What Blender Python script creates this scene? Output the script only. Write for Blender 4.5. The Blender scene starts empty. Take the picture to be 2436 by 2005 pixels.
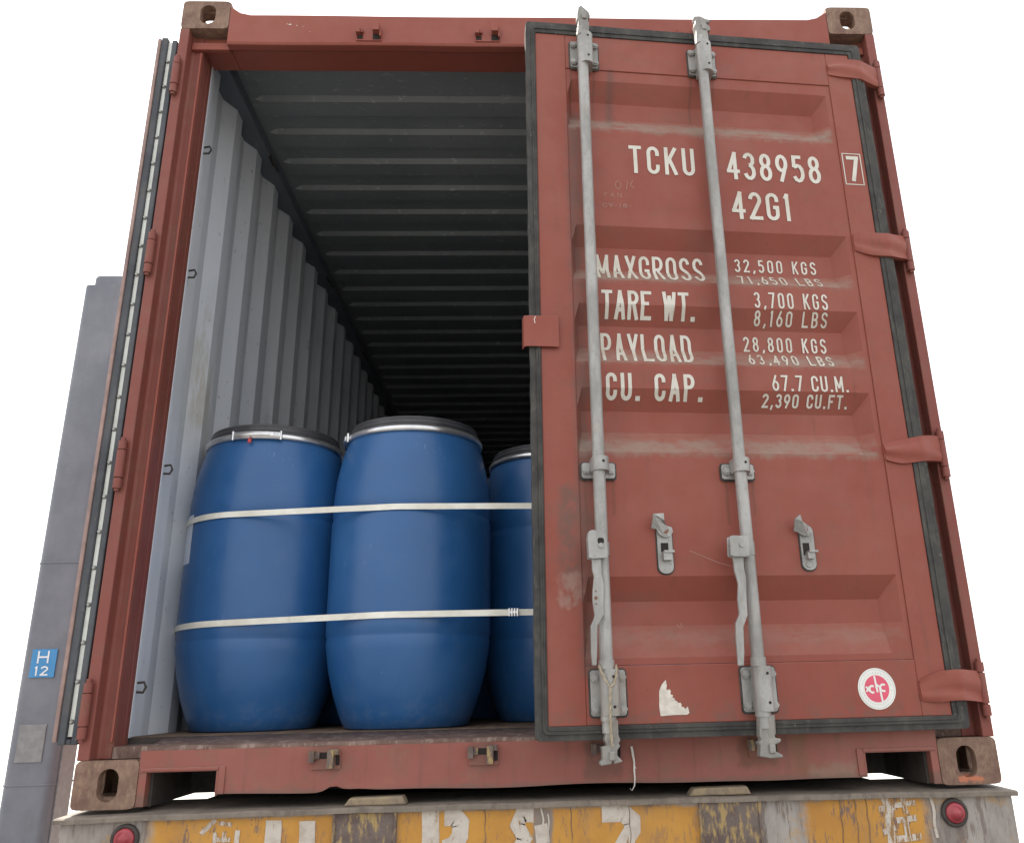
import bpy, bmesh, math, random
from mathutils import Vector, Matrix, Euler
random.seed(7)
D = bpy.data
sc = bpy.context.scene
COL = sc.collection
PI = math.pi

# ------------------------------------------------------------------ camera
cam_d = D.cameras.new("camera"); cam = D.objects.new("camera", cam_d); COL.objects.link(cam)
cam.location = (-0.0552, -2.3786, 0.2598)
_p, _y, _r = 0.311946, -0.043756, 0.024255
Rm = Matrix.Rotation(_y, 3, 'Z') @ Matrix.Rotation(_p, 3, 'X') @ Matrix.Rotation(_r, 3, 'Y')
B0 = Matrix(((1, 0, 0), (0, 0, -1), (0, 1, 0)))          # camera axes: right=x, up=z, look=+y
cam.matrix_world = Matrix.Translation(cam.location) @ (Rm @ B0).to_4x4()
cam_d.sensor_fit = 'HORIZONTAL'; cam_d.sensor_width = 36
cam_d.lens = 1989.7 / 2436 * 36
cam_d.shift_x = -(1323.47 - 1218) / 2436
cam_d.shift_y = (1004.0 - 1002.5) / 2436
cam_d.clip_start = 0.05; cam_d.clip_end = 2000
sc.camera = cam

# ------------------------------------------------------------------ light
SUN_EL, SUN_AZ = math.radians(56), math.radians(-42)     # behind the container, from the left
w = D.worlds.new("World"); sc.world = w; w.use_nodes = True
nt = w.node_tree; nt.nodes.clear()
wo = nt.nodes.new("ShaderNodeOutputWorld"); bg = nt.nodes.new("ShaderNodeBackground")
sky = nt.nodes.new("ShaderNodeTexSky"); sky.sky_type = 'NISHITA'; sky.sun_disc = False
sky.sun_elevation = SUN_EL; sky.sun_rotation = SUN_AZ; sky.dust_density = 4.0; sky.air_density = 1.0
hz = nt.nodes.new("ShaderNodeMixRGB"); hz.inputs[0].default_value = 0.72
hz.inputs[2].default_value = (7.6, 7.5, 7.4, 1)            # thin bright cloud over the clear sky
nt.links.new(sky.outputs[0], hz.inputs[1]); nt.links.new(hz.outputs[0], bg.inputs[0])
bg.inputs[1].default_value = 0.10
nt.links.new(bg.outputs[0], wo.inputs[0])
sl = D.lights.new("sun", 'SUN'); so = D.objects.new("sun", sl); COL.objects.link(so)
sl.energy = 4.0; sl.angle = math.radians(0.5); sl.color = (1.0, 0.95, 0.87)
sd = Vector((math.sin(SUN_AZ) * math.cos(SUN_EL), math.cos(SUN_AZ) * math.cos(SUN_EL), math.sin(SUN_EL)))
so.rotation_euler = sd.to_track_quat('Z', 'Y').to_euler(); so.location = (-6, 6, 9)
sc.view_settings.view_transform = 'Standard'; sc.view_settings.look = 'None'
sc.view_settings.gamma = 1; sc.view_settings.exposure = 1.42
sc.view_settings.use_curve_mapping = False
sc.render.engine = 'CYCLES'
sc.cycles.max_bounces = 8; sc.cycles.diffuse_bounces = 5

# ------------------------------------------------------------------ node helpers
class M:
    def __init__(s, name):
        s.m = D.materials.new(name); s.m.use_nodes = True
        s.t = s.m.node_tree; s.b = s.t.nodes["Principled BSDF"]
        tc = s.t.nodes.new("ShaderNodeTexCoord"); s.obj = tc.outputs['Object']
        s.geo = s.t.nodes.new("ShaderNodeNewGeometry")
        sx = s.t.nodes.new("ShaderNodeSeparateXYZ"); s.t.links.new(s.obj, sx.inputs[0]); s.xyz = sx.outputs
    def L(s, a, b): s.t.links.new(a, b)
    def set(s, sock, v):
        if isinstance(v, bpy.types.NodeSocket): s.L(v, sock)
        elif isinstance(v, tuple) and len(v) == 3 and sock.type == 'RGBA': sock.default_value = (*v, 1)
        else: sock.default_value = v
    def scale(s, v):
        mp = s.t.nodes.new("ShaderNodeMapping"); s.L(s.obj, mp.inputs[0]); mp.inputs['Scale'].default_value = v
        return mp.outputs[0]
    def noise(s, scale, detail=4, rough=0.6, st=None, dist=0.0):
        n = s.t.nodes.new("ShaderNodeTexNoise"); s.L(s.scale(st) if st else s.obj, n.inputs['Vector'])
        n.inputs['Scale'].default_value = scale; n.inputs['Detail'].default_value = detail
        n.inputs['Roughness'].default_value = rough; n.inputs['Distortion'].default_value = dist
        return n.outputs[0]
    def rng(s, v, a, b, c=0.0, d=1.0, smooth=True):
        n = s.t.nodes.new("ShaderNodeMapRange"); n.interpolation_type = 'SMOOTHSTEP' if smooth else 'LINEAR'
        s.set(n.inputs[0], v)
        for i, q in enumerate((a, b, c, d)): n.inputs[i + 1].default_value = q
        return n.outputs[0]
    def math(s, op, a, b=0.0):
        n = s.t.nodes.new("ShaderNodeMath"); n.operation = op; s.set(n.inputs[0], a); s.set(n.inputs[1], b); return n.outputs[0]
    def mul(s, a, b): return s.math('MULTIPLY', a, b)
    def add(s, a, b): return s.math('ADD', a, b)
    def mix(s, f, a, b, mode='MIX'):
        n = s.t.nodes.new("ShaderNodeMixRGB"); n.blend_type = mode
        s.set(n.inputs[0], f); s.set(n.inputs[1], a); s.set(n.inputs[2], b); return n.outputs[0]
    def band(s, c, lo, hi, soft):
        return s.mul(s.rng(c, lo - soft, lo + soft), s.rng(c, hi - soft, hi + soft, 1.0, 0.0))
    def patch(s, x0, x1, z0, z1, soft, warp=0.0, ws=18):
        x, z = s.xyz[0], s.xyz[2]
        if warp:
            n = s.math('SUBTRACT', s.noise(ws, 5, .7), .5)
            x = s.add(x, s.mul(n, warp)); z = s.add(z, s.mul(n, warp * 1.3))
        return s.mul(s.band(x, x0, x1, soft), s.band(z, z0, z1, soft))
    def upface(s, lo=.25, hi=.6):
        sn = s.t.nodes.new("ShaderNodeSeparateXYZ"); s.L(s.geo.outputs['True Normal'], sn.inputs[0])
        return s.rng(sn.outputs[2], lo, hi)
    def out(s, col, rough=.5, metal=0.0, bump=None, bs=.1, dist=.002, spec=.5):
        s.set(s.b.inputs['Base Color'], col); s.set(s.b.inputs['Roughness'], rough); s.set(s.b.inputs['Metallic'], metal)
        s.b.inputs['Specular IOR Level'].default_value = spec
        if bump is not None:
            n = s.t.nodes.new("ShaderNodeBump"); n.inputs['Strength'].default_value = bs; n.inputs['Distance'].default_value = dist
            s.L(bump, n.inputs['Height']); s.L(n.outputs[0], s.b.inputs['Normal'])
        return s.m

DUST = (.30, .25, .20)
def red_paint(name, base=(.242, .061, .042), grime=.35, chips=.10, dust=.75, extra=None, rust=0.0):
    m = M(name)
    v = m.noise(1.6, 5, .6)
    c = m.mix(m.rng(v, .35, .7), base, tuple(min(1, q * k) for q, k in zip(base, (1.10, 1.28, 1.30))))
    c = m.mix(m.mul(m.rng(m.noise(22, 6, .7), .45, .75), .16), c, tuple(q * .62 for q in base))
    st = m.rng(m.noise(9, 5, .6, (3.2, 3.2, .22)), .52, .78)
    c = m.mix(m.mul(st, grime * .55), c, (.12, .062, .048))
    c = m.mix(m.mul(m.rng(m.noise(5, 6, .7), .55, .8), grime * .6), c, (.17, .10, .075))
    sp = m.rng(m.noise(75, 3, .6), .715, .74)
    c = m.mix(m.mul(sp, m.mul(m.rng(m.noise(3, 3), .5, .65), chips * 8)), c, (.08, .045, .035))
    if rust:
        c = m.mix(m.mul(m.rng(m.noise(14, 8, .75), .5, .62), rust), c, m.mix(m.noise(60, 4), (.10, .055, .035), (.26, .17, .11)))
    if extra: c = extra(m, c)
    d = m.mul(m.upface(), m.mul(m.rng(m.noise(30, 6, .75, (1, 1, 2.2)), .32, .58, .35, 1.0), dust))
    c = m.mix(d, c, DUST)
    ru = m.mul(m.rng(m.noise(42, 6, .75), .66, .70), m.rng(m.noise(2.3, 4, .6), .46, .62))
    c = m.mix(m.mul(ru, .8), c, (.075, .036, .022))
    run = m.mul(m.rng(m.noise(16, 5, .65, (1.8, 1.8, .10)), .60, .76), m.rng(m.noise(2.1, 3), .42, .6))
    c = m.mix(m.mul(run, .38), c, (.10, .048, .030))
    r = m.rng(m.noise(12, 5), .3, .7, .48, .68)
    dent = m.add(m.mul(m.noise(160, 4, .6), .10), m.mul(m.noise(3.2, 3, .5), 3.2))
    return m.out(c, r, 0, dent, .35, .0030, .35)

def door_extra(m, c):
    # dark rubbing stain beside the first rod, scuffed brown patch on the free stile
    s1 = m.mul(m.patch(-.905, -.885, 1.99, 2.21, .012, .03), .5); c = m.mix(s1, c, (.10, .06, .05))
    n = m.rng(m.noise(30, 7, .75, (1, 1, .7)), .36, .55)
    s2 = m.mul(m.mul(m.patch(-1.10, -1.045, .48, .80, .015, .08, 9), n), .7); c = m.mix(s2, c, (.13, .078, .062))
    s4 = m.mul(m.mul(m.patch(-1.10, -1.045, .48, .56, .012, .10, 14), n), .5); c = m.mix(s4, c, (.36, .22, .18))
    s3 = m.mul(m.mul(m.patch(-1.045, -1.0, .3, 2.05, .016, .05), m.rng(m.noise(7, 5, .7), .3, .6, .45, 1)), .65); c = m.mix(s3, c, (.115, .075, .062))
    for bx in (-.985, -.582):        # rust bleeding from the rod plates and the bolts
        for dx, zt, ln, k in ((-.040, 2.20, .16, .55), (.036, 2.20, .22, .5), (-.038, .822, .13, .5), (.040, .822, .10, .45)):
            q = m.mul(m.patch(bx + dx - .004, bx + dx + .004, zt - ln, zt, .004, .010, 30), k)
            c = m.mix(q, c, (.12, .052, .030))
    c = m.mix(m.mul(m.patch(-.905, -.885, 2.0, 2.19, .02, .03), .25), c, (.09, .06, .05))
    edge = m.mul(m.rng(m.add(m.xyz[2], m.mul(m.noise(14, 6, .7), .09)), .30, .235), m.rng(m.noise(28, 6, .7), .42, .62))
    c = m.mix(m.mul(edge, .45), c, (.13, .085, .065))
    g2 = m.mul(m.rng(m.noise(4, 7, .72, (1, 1, 1.6)), .50, .70), .32); c = m.mix(g2, c, (.15, .082, .062))
    fd = m.mul(m.rng(m.noise(2.2, 5, .65), .52, .72), .22); c = m.mix(fd, c, (.33, .125, .10))
    # grey grime collected along the foot of each upward slope
    for z0, z1, k in ((1.975, 2.025, .75), (1.438, 1.475, .55), (1.172, 1.21, .55), (.89, .94, .6), (.37, .41, .22)):
        g = m.mul(m.band(m.add(m.xyz[2], m.mul(m.math('SUBTRACT', m.noise(34, 6, .7, (1, 1, .35)), .5), .05)), z0, z1, .012),
                  m.rng(m.noise(9, 5, .7, (1, 1, 3)), .34, .6))
        g = m.mul(g, m.band(m.xyz[0], -1.04, -.15, .01))
        c = m.mix(m.mul(g, k), c, (.24, .195, .155))
    return c
MAT = {}
MAT['red'] = red_paint("red_paint")
MAT['hinge'] = red_paint("hinge_paint", grime=.4, dust=.12)
MAT['door'] = red_paint("door_paint", grime=.3, chips=.14, dust=.24, extra=door_extra)
def sill_extra(m, c):
    for x0, x1, z0, z1, k, q in ((.10, .20, .045, .14, .6, (.11, .06, .045)), (.52, .62, .06, .14, .6, (.12, .058, .035)), (-.61, -.54, .07, .14, .5, (.15, .09, .07)),
                                 (-.20, -.13, .07, .14, .5, (.15, .09, .07)), (.70, .83, .028, .060, .6, (.24, .17, .12)), (-.52, -.40, .028, .05, .5, (.30, .11, .08)), (.66, .70, .03, .14, .5, (.17, .10, .05))):
        c = m.mix(m.mul(m.patch(x0, x1, z0, z1, .012, .06, 16), k), c, q)
    return m.mix(m.mul(m.rng(m.add(m.xyz[2], m.mul(m.noise(22, 6, .7), .03)), .058, .042), .55), c, (.13, .095, .075))
MAT['sill'] = red_paint("sill_paint", base=(.25, .080, .062), grime=.7, chips=.2, rust=.32, extra=sill_extra)
MAT['post'] = red_paint("post_paint", base=(.20, .055, .042), grime=.9, chips=.25, rust=.22)

def rusty(name, a, b, c2, sc_=10, k=.6, rough=.75, extra=None):
    m = M(name)
    c = m.mix(m.rng(m.noise(sc_, 8, .75), .35, .65), a, b)
    c = m.mix(m.mul(m.rng(m.noise(sc_ * 3.1, 6, .7, (1.4, 1.4, .5)), .5, .62), k), c, c2)
    if extra: c = extra(m, c)
    return m.out(c, rough, 0, m.noise(80, 6, .7), .5, .002)
MAT['casting'] = rusty("casting_steel", (.14, .075, .055), (.235, .15, .105), (.30, .20, .13), 13, .5, .75, lambda m, c: m.mix(m.mul(m.patch(1.10, 1.17, .006, .020, .004, .035, 22), .9), c, (.48, .16, .08)))
MAT['silltop'] = rusty("worn_sill_top", (.10, .055, .042), (.17, .11, .085), (.42, .33, .28), 11, .35)
MAT['rust'] = rusty("rusty_steel", (.09, .06, .052), (.15, .115, .10), (.42, .29, .10), 11, .7)
MAT['beamtop'] = rusty("dusty_beam_top", (.15, .125, .10), (.22, .185, .15), (.08, .06, .05), 8, .4)
MAT['dark'] = rusty("dark_steel", (.03, .026, .024), (.06, .05, .045), (.08, .06, .045), 12, .4)

def rubber(name, a=(.075, .068, .06), b=(.135, .125, .108)):
    m = M(name)
    c = m.mix(m.rng(m.noise(7, 6, .7), .35, .65), a, b)
    c = m.mix(m.mul(m.rng(m.noise(30, 6, .75, (1, 1, .3)), .5, .65), .45), c, (.11, .10, .085))
    c = m.mix(m.mul(m.rng(m.noise(60, 3, .6), .67, .71), .3), c, (.24, .21, .16))
    return m.out(c, .8, 0, m.noise(120, 4), .25, .001)
MAT['gasket'] = rubber("door_gasket_rubber", (.028, .027, .026), (.062, .059, .053))
MAT['gasket_side'] = rubber("side_gasket_rubber", (.05, .055, .065), (.085, .09, .10))
def galv(name, a=(.25, .245, .23), b=(.37, .362, .345), spots=.4):
    m = M(name)
    c = m.mix(m.rng(m.noise(14, 6, .7, (1, 1, .35)), .35, .65), a, b)
    c = m.mix(m.mul(m.rng(m.noise(90, 4, .6), .60, .66), spots), c, (.22, .19, .16))
    c = m.mix(m.mul(m.rng(m.noise(6, 5, .7), .55, .75), .35), c, (.34, .26, .19))
    return m.out(c, m.rng(m.noise(40, 4), .3, .7, .38, .6), .28, m.noise(190, 3), .25, .0008)
MAT['galv'] = galv("galvanised_steel")
MAT['cam'] = galv("cast_cam_steel", (.19, .18, .165), (.31, .30, .275), .6)
def simple(name, col, rough=.5, metal=0, var=.12, sc_=20, bump=.1):
    m = M(name)
    c = m.mix(m.mul(m.rng(m.noise(sc_, 5, .65), .35, .7), 1.0), tuple(q * (1 - var) for q in col), tuple(min(1, q * (1 + var)) for q in col))
    return m.out(c, rough, metal, m.noise(120, 3), bump, .0008)
MAT['hole'] = simple("hole_dark", (.02, .015, .013), .9)
MAT['pinrust'] = simple("rusty_pin", (.20, .10, .06), .8, 0, .3, 60)
def lettering():
    m = M("marking_white")
    c = m.mix(m.rng(m.noise(10, 5, .6), .4, .7), (.60, .575, .51), (.50, .47, .395))
    up = m.mul(m.upface(.2, .5), m.rng(m.noise(60, 6, .7), .38, .62))
    c = m.mix(m.mul(up, .75), c, (.42, .37, .29))
    c = m.mix(m.mul(m.rng(m.noise(85, 5, .7), .64, .68), .5), c, (.25, .12, .09))
    return m.out(c, .55, 0)
MAT['letter'] = lettering()
MAT['scratch'] = simple("chalk_scratch", (.42, .26, .22), .8)
MAT['paper'] = simple("weathered_paper", (.62, .57, .50), .8, 0, .14, 40)
MAT['sticker'] = simple("sticker_white", (.74, .74, .70), .45, 0, .04)
MAT['pink'] = simple("sticker_red", (.66, .09, .15), .45, 0, .06)
MAT['ring'] = simple("sticker_print_grey", (.42, .43, .42), .5, 0, .05)

def grey_wall(name, a, b, stain=True, rough=.55):
    m = M(name)
    c = m.mix(m.rng(m.noise(1.3, 5, .6), .35, .7), a, b)
    c = m.mix(m.mul(m.rng(m.noise(6, 6, .65, (2, 2, .2)), .55, .8), .35), c, (.17, .165, .16))
    c = m.mix(m.mul(m.rng(m.noise(26, 5, .7, (1, 1, .6)), .64, .72), .6), c, (.12, .12, .125))
    c = m.mix(m.mul(m.mul(m.rng(m.noise(50, 5, .7), .64, .67), m.rng(m.noise(2, 3), .45, .6)), .8), c, (.14, .07, .04))
    c = m.mix(m.mul(m.rng(m.noise(22, 6, .7, (1, 2.2, .5)), .60, .68), .4), c, (.62, .63, .64))
    if stain:
        y = m.xyz[1]; z = m.xyz[2]
        s = m.mul(m.band(y, .40, .56, .03), m.band(m.add(z, m.mul(m.noise(9, 4), .3)), 1.3, 1.75, .15))
        c = m.mix(m.mul(s, m.mul(m.rng(m.noise(20, 5, .7, (1, 1, .2)), .4, .6), .45)), c, (.30, .24, .11))
    return m.out(c, rough, 0, m.noise(90, 4), .12, .001)
MAT['wall'] = grey_wall("inside_grey_paint", (.56, .59, .635), (.65, .675, .71))
MAT['roof'] = grey_wall("roof_grey_shaded", (.18, .195, .205), (.235, .25, .26), False, .42)  # same paint as the walls, with the ceiling's shade put into the colour
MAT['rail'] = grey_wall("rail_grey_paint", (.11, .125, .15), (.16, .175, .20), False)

def plastic():
    m = M("blue_drum_plastic")
    oi = m.t.nodes.new("ShaderNodeObjectInfo")
    c = m.mix(m.rng(m.noise(3.5, 5, .6), .35, .7), (.016, .085, .235), (.024, .105, .275))
    c = m.mix(m.mul(m.rng(m.noise(60, 5, .7, (1, 1, .28)), .66, .72), .28), c, (.12, .22, .40))
    c = m.mix(m.mul(m.mul(m.rng(m.noise(120, 4, .7, (1, 1, .2)), .60, .66), m.rng(m.noise(4, 4), .56, .68)), .35), c, (.16, .26, .42))
    c = m.mix(m.mul(m.rng(m.noise(9, 6, .7), .55, .8), .22), c, (.10, .15, .22))
    c = m.mix(m.mul(m.rng(m.xyz[2], .14, .0), m.mul(m.rng(m.noise(26, 6, .75), .46, .64), .16)), c, (.22, .24, .26))
    r = m.rng(m.noise(14, 5, .65), .3, .7, .30, .44)
    return m.out(c, r, 0, m.add(m.mul(m.noise(70, 3), .2), m.mul(m.noise(4.5, 2), 1.6)), .22, .0030, .5)
MAT['blue'] = plastic()
MAT['lid'] = simple("black_lid_plastic", (.050, .050, .056), .34, 0, .2, 14)
MAT['steelring'] = simple("clamp_ring_steel", (.62, .62, .62), .28, .9, .1, 30)
MAT['tag'] = simple("red_seal_plastic", (.45, .03, .03), .4)
MAT['label'] = simple("label_paper", (.62, .66, .74), .6, 0, .05)
def strapm():
    m = M("cream_strap_webbing")
    c = m.mix(m.rng(m.noise(10, 5, .7, (.5, 1, 1)), .35, .7), (.60, .58, .50), (.78, .77, .70))
    wv = m.noise(260, 2, .5, (1, 1, .15))
    c = m.mix(m.mul(m.rng(m.noise(25, 5), .6, .75), .4), c, (.40, .38, .32))
    return m.out(c, .5, 0, wv, .4, .0006)
MAT['strap'] = strapm()
MAT['rope'] = rusty("hemp_rope", (.30, .25, .17), (.42, .36, .26), (.2, .16, .1), 60, .4)
MAT['string'] = simple("white_string", (.66, .63, .58), .8)

def bumper():
    m = M("worn_yellow_bumper_paint")
    x, z = m.xyz[0], m.xyz[2]
    wn = m.math('SUBTRACT', m.noise(16, 6, .75), .5)
    xw = m.add(x, m.mul(wn, .07))
    y = m.add(m.add(m.band(xw, -1.0, -.53, .018), m.band(xw, -.385, .40, .014)), m.band(xw, .67, .985, .02))
    y = m.mul(y, m.rng(m.add(z, m.mul(wn, .03)), -.018, -.030, 0, 1))
    steel = m.mix(m.rng(m.noise(9, 6, .7, (1, 1, .35)), .35, .65), (.20, .17, .15), (.33, .30, .27))
    steel = m.mix(m.mul(m.rng(m.noise(24, 7, .75, (2, 2, .3)), .50, .60), .7), steel, (.12, .08, .065))
    steel = m.mix(m.mul(m.rng(m.noise(7, 6, .75), .52, .60), .55), steel, (.40, .22, .05))
    yel = m.mix(m.rng(m.noise(8, 5, .65), .35, .7), (.50, .245, .035), (.40, .185, .03))
    yel = m.mix(m.mul(m.rng(m.noise(5, 6, .7, (2.5, 2.5, .5)), .5, .75), .5), yel, (.27, .16, .08))
    wear = m.rng(m.noise(30, 8, .8, (1.6, 1.6, .45)), .54, .60)
    right = m.rng(x, .62, .70, .35, .85)
    yel = m.mix(m.mul(wear, m.add(right, m.rng(x, -.56, -.85, .1, .6))), yel, (.15, .10, .085))
    s = m.mul(m.patch(-.036, .012, -.4, .0, .006, .03), .9)
    yel = m.mix(s, yel, (.19, .165, .15))
    c = m.mix(y, steel, yel)
    return m.out(c, .6, 0, m.noise(50, 7, .7), .35, .002)
MAT['bumper'] = bumper()
def stencil(nm="stencil_white_paint", lo=.585):
    m = M(nm)
    c = m.mix(m.rng(m.noise(20, 6, .7), .4, .65), (.52, .47, .41), (.40, .34, .28))
    c = m.mix(m.rng(m.noise(38, 8, .8, (1.6, 1.6, .4)), lo, lo + .05), c, (.27, .15, .055))
    return m.out(c, .7)
MAT['stencil'] = stencil(); MAT['stencil_worn'] = stencil('worn_stencil_paint', .50)
def lens():
    m = M("red_lamp_plastic")
    return m.out(m.mix(m.rng(m.noise(30, 5), .3, .7), (.26, .026, .036), (.34, .05, .06)), .35, 0)
MAT['lens'] = lens()
def column_m():
    m = M("column_grey_paint")
    c = m.mix(m.rng(m.noise(2.2, 6, .65), .35, .7), (.14, .15, .175), (.195, .205, .23))
    c = m.mix(m.mul(m.rng(m.noise(12, 6, .7, (1.5, 1.5, .25)), .5, .75), .35), c, (.12, .11, .11))
    return m.out(c, .6, 0, m.noise(60, 4), .15, .002)
MAT['column'] = column_m()
MAT['colplate'] = simple("pale_plate", (.24, .235, .24), .6)
MAT['blue_sign'] = simple("blue_sign_paint", (.05, .25, .52), .45, 0, .05)
MAT['white'] = simple("sign_white_paint", (.75, .77, .79), .5, 0, .03)
def concrete():
    m = M("yard_concrete")
    c = m.mix(m.rng(m.noise(.25, 6, .7), .35, .65), (.42, .41, .38), (.50, .49, .46))
    c = m.mix(m.mul(m.rng(m.noise(2.5, 7, .7), .5, .75), .3), c, (.32, .31, .28))
    return m.out(c, .85, 0, m.noise(30, 6), .3, .01)
MAT['ground'] = concrete()
def wood():
    m = M("floor_plywood")
    c = m.mix(m.rng(m.noise(6, 6, .7, (4, .3, 1)), .35, .65), (.10, .062, .038), (.17, .11, .07))
    return m.out(c, .75, 0, m.noise(30, 5), .2, .002)
MAT['wood'] = wood()

# ------------------------------------------------------------------ mesh builder
class MB:
    def __init__(s): s.v = []; s.f = []; s.mi = []; s.sm = []; s.cur = 0; s.smooth = False; s.mats = []
    def use(s, mat):
        if mat not in s.mats: s.mats.append(mat)
        s.cur = s.mats.index(mat); return s
    def add(s, vs, fs, smooth=None):
        o = len(s.v); s.v += [tuple(q) for q in vs]
        for f in fs:
            s.f.append(tuple(o + i for i in f)); s.mi.append(s.cur); s.sm.append(s.smooth if smooth is None else smooth)
    def box(s, x0, x1, y0, y1, z0, z1):
        s.add([(x, y, z) for x in (x0, x1) for y in (y0, y1) for z in (z0, z1)],
              [(0, 1, 3, 2), (4, 6, 7, 5), (0, 4, 5, 1), (2, 3, 7, 6), (0, 2, 6, 4), (1, 5, 7, 3)])
        return s
    def prism(s, poly, fn, t):
        """poly (a,b) -> fn(a,b,c) with c 0 and t"""
        n = len(poly)
        s.add([fn(a, b, 0) for a, b in poly] + [fn(a, b, t) for a, b in poly],
              [tuple(range(n)), tuple(range(2 * n - 1, n - 1, -1))] + [(i, i + n, (i + 1) % n + n, (i + 1) % n) for i in range(n)])
        return s
    def tube(s, path, r, n=12, caps=True, smooth=True, radii=None):
        P = [Vector(p) for p in path]; vs = []; prev = None
        for i, p in enumerate(P):
            d = (P[min(i + 1, len(P) - 1)] - P[max(i - 1, 0)]).normalized()
            if prev is None:
                u = Vector((0, 0, 1)).cross(d)
                if u.length < .1: u = Vector((1, 0, 0)).cross(d)
                u.normalize()
            else: u = (prev - d * prev.dot(d)).normalized()
            prev = u; w_ = d.cross(u); rr = radii[i] if radii else r
            vs += [p + (u * math.cos(2 * PI * k / n) + w_ * math.sin(2 * PI * k / n)) * rr for k in range(n)]
        fs = [(i * n + k, i * n + (k + 1) % n, (i + 1) * n + (k + 1) % n, (i + 1) * n + k) for i in range(len(P) - 1) for k in range(n)]
        s.add(vs, fs, smooth)
        if caps:
            o = len(P) * n
            s.add(vs[:n], [tuple(range(n - 1, -1, -1))], False); s.add(vs[-n:], [tuple(range(n))], False)
        return s
    def cyl(s, a, b, r, n=16, r2=None): return s.tube([a, b], r, n, radii=[r, r if r2 is None else r2])
    def lathe(s, prof, n=64, c=(0, 0), smooth=True, a0=0, a1=2 * PI):
        full = abs(a1 - a0 - 2 * PI) < 1e-6; m = n if full else n + 1
        vs = [(c[0] + r * math.cos(a0 + (a1 - a0) * k / n), c[1] + r * math.sin(a0 + (a1 - a0) * k / n), z) for r, z in prof for k in range(m)]
        fs = [(i * m + k, i * m + (k + 1) % m, (i + 1) * m + (k + 1) % m, (i + 1) * m + k) for i in range(len(prof) - 1) for k in range(n)]
        s.add(vs, fs, smooth); return s
    def build(s, name, mat=None, parent=None, bevel=0, seg=2, auto=False, loc=None):
        me = D.meshes.new(name); me.from_pydata(s.v, [], s.f)
        mats = s.mats if s.mats else [mat]
        for q in mats: me.materials.append(MAT[q])
        for p, i, q in zip(me.polygons, s.mi, s.sm): p.material_index = i; p.use_smooth = q
        bm = bmesh.new(); bm.from_mesh(me)
        bmesh.ops.recalc_face_normals(bm, faces=bm.faces); bm.to_mesh(me); bm.free()
        o = D.objects.new(name, me); COL.objects.link(o)
        if loc: o.location = loc
        if parent: o.parent = parent
        if bevel:
            b = o.modifiers.new("bevel", 'BEVEL'); b.width = bevel; b.segments = seg; b.limit_method = 'ANGLE'; b.angle_limit = .6
        return o
def tag(o, label=None, cat=None, group=None, kind=None):
    if label: o['label'] = label
    if cat: o['category'] = cat
    if group: o['group'] = group
    if kind: o['kind'] = kind
    return o
def empty(name, loc, rz=0):
    o = D.objects.new(name, None); COL.objects.link(o); o.location = loc; o.rotation_euler = (0, 0, rz); o.empty_display_size = .1
    return o
def copy_tree(o, parent=None):
    c = o.copy(); COL.objects.link(c); c.parent = parent
    for ch in list(o.children): copy_tree(ch, c)
    return c
def link_copy(o, loc=None, parent=None):
    c = o.copy(); COL.objects.link(c)
    if parent is not None: c.parent = parent
    if loc: c.location = loc
    return c
def rrect(x0, x1, z0, z1, r, n=5):
    out = []
    for cx, cz, a in ((x1 - r, z1 - r, 0), (x0 + r, z1 - r, 90), (x0 + r, z0 + r, 180), (x1 - r, z0 + r, 270)):
        out += [(cx + r * math.cos(math.radians(a + 90 * k / n)), cz + r * math.sin(math.radians(a + 90 * k / n))) for k in range(n + 1)]
    return out

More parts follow.
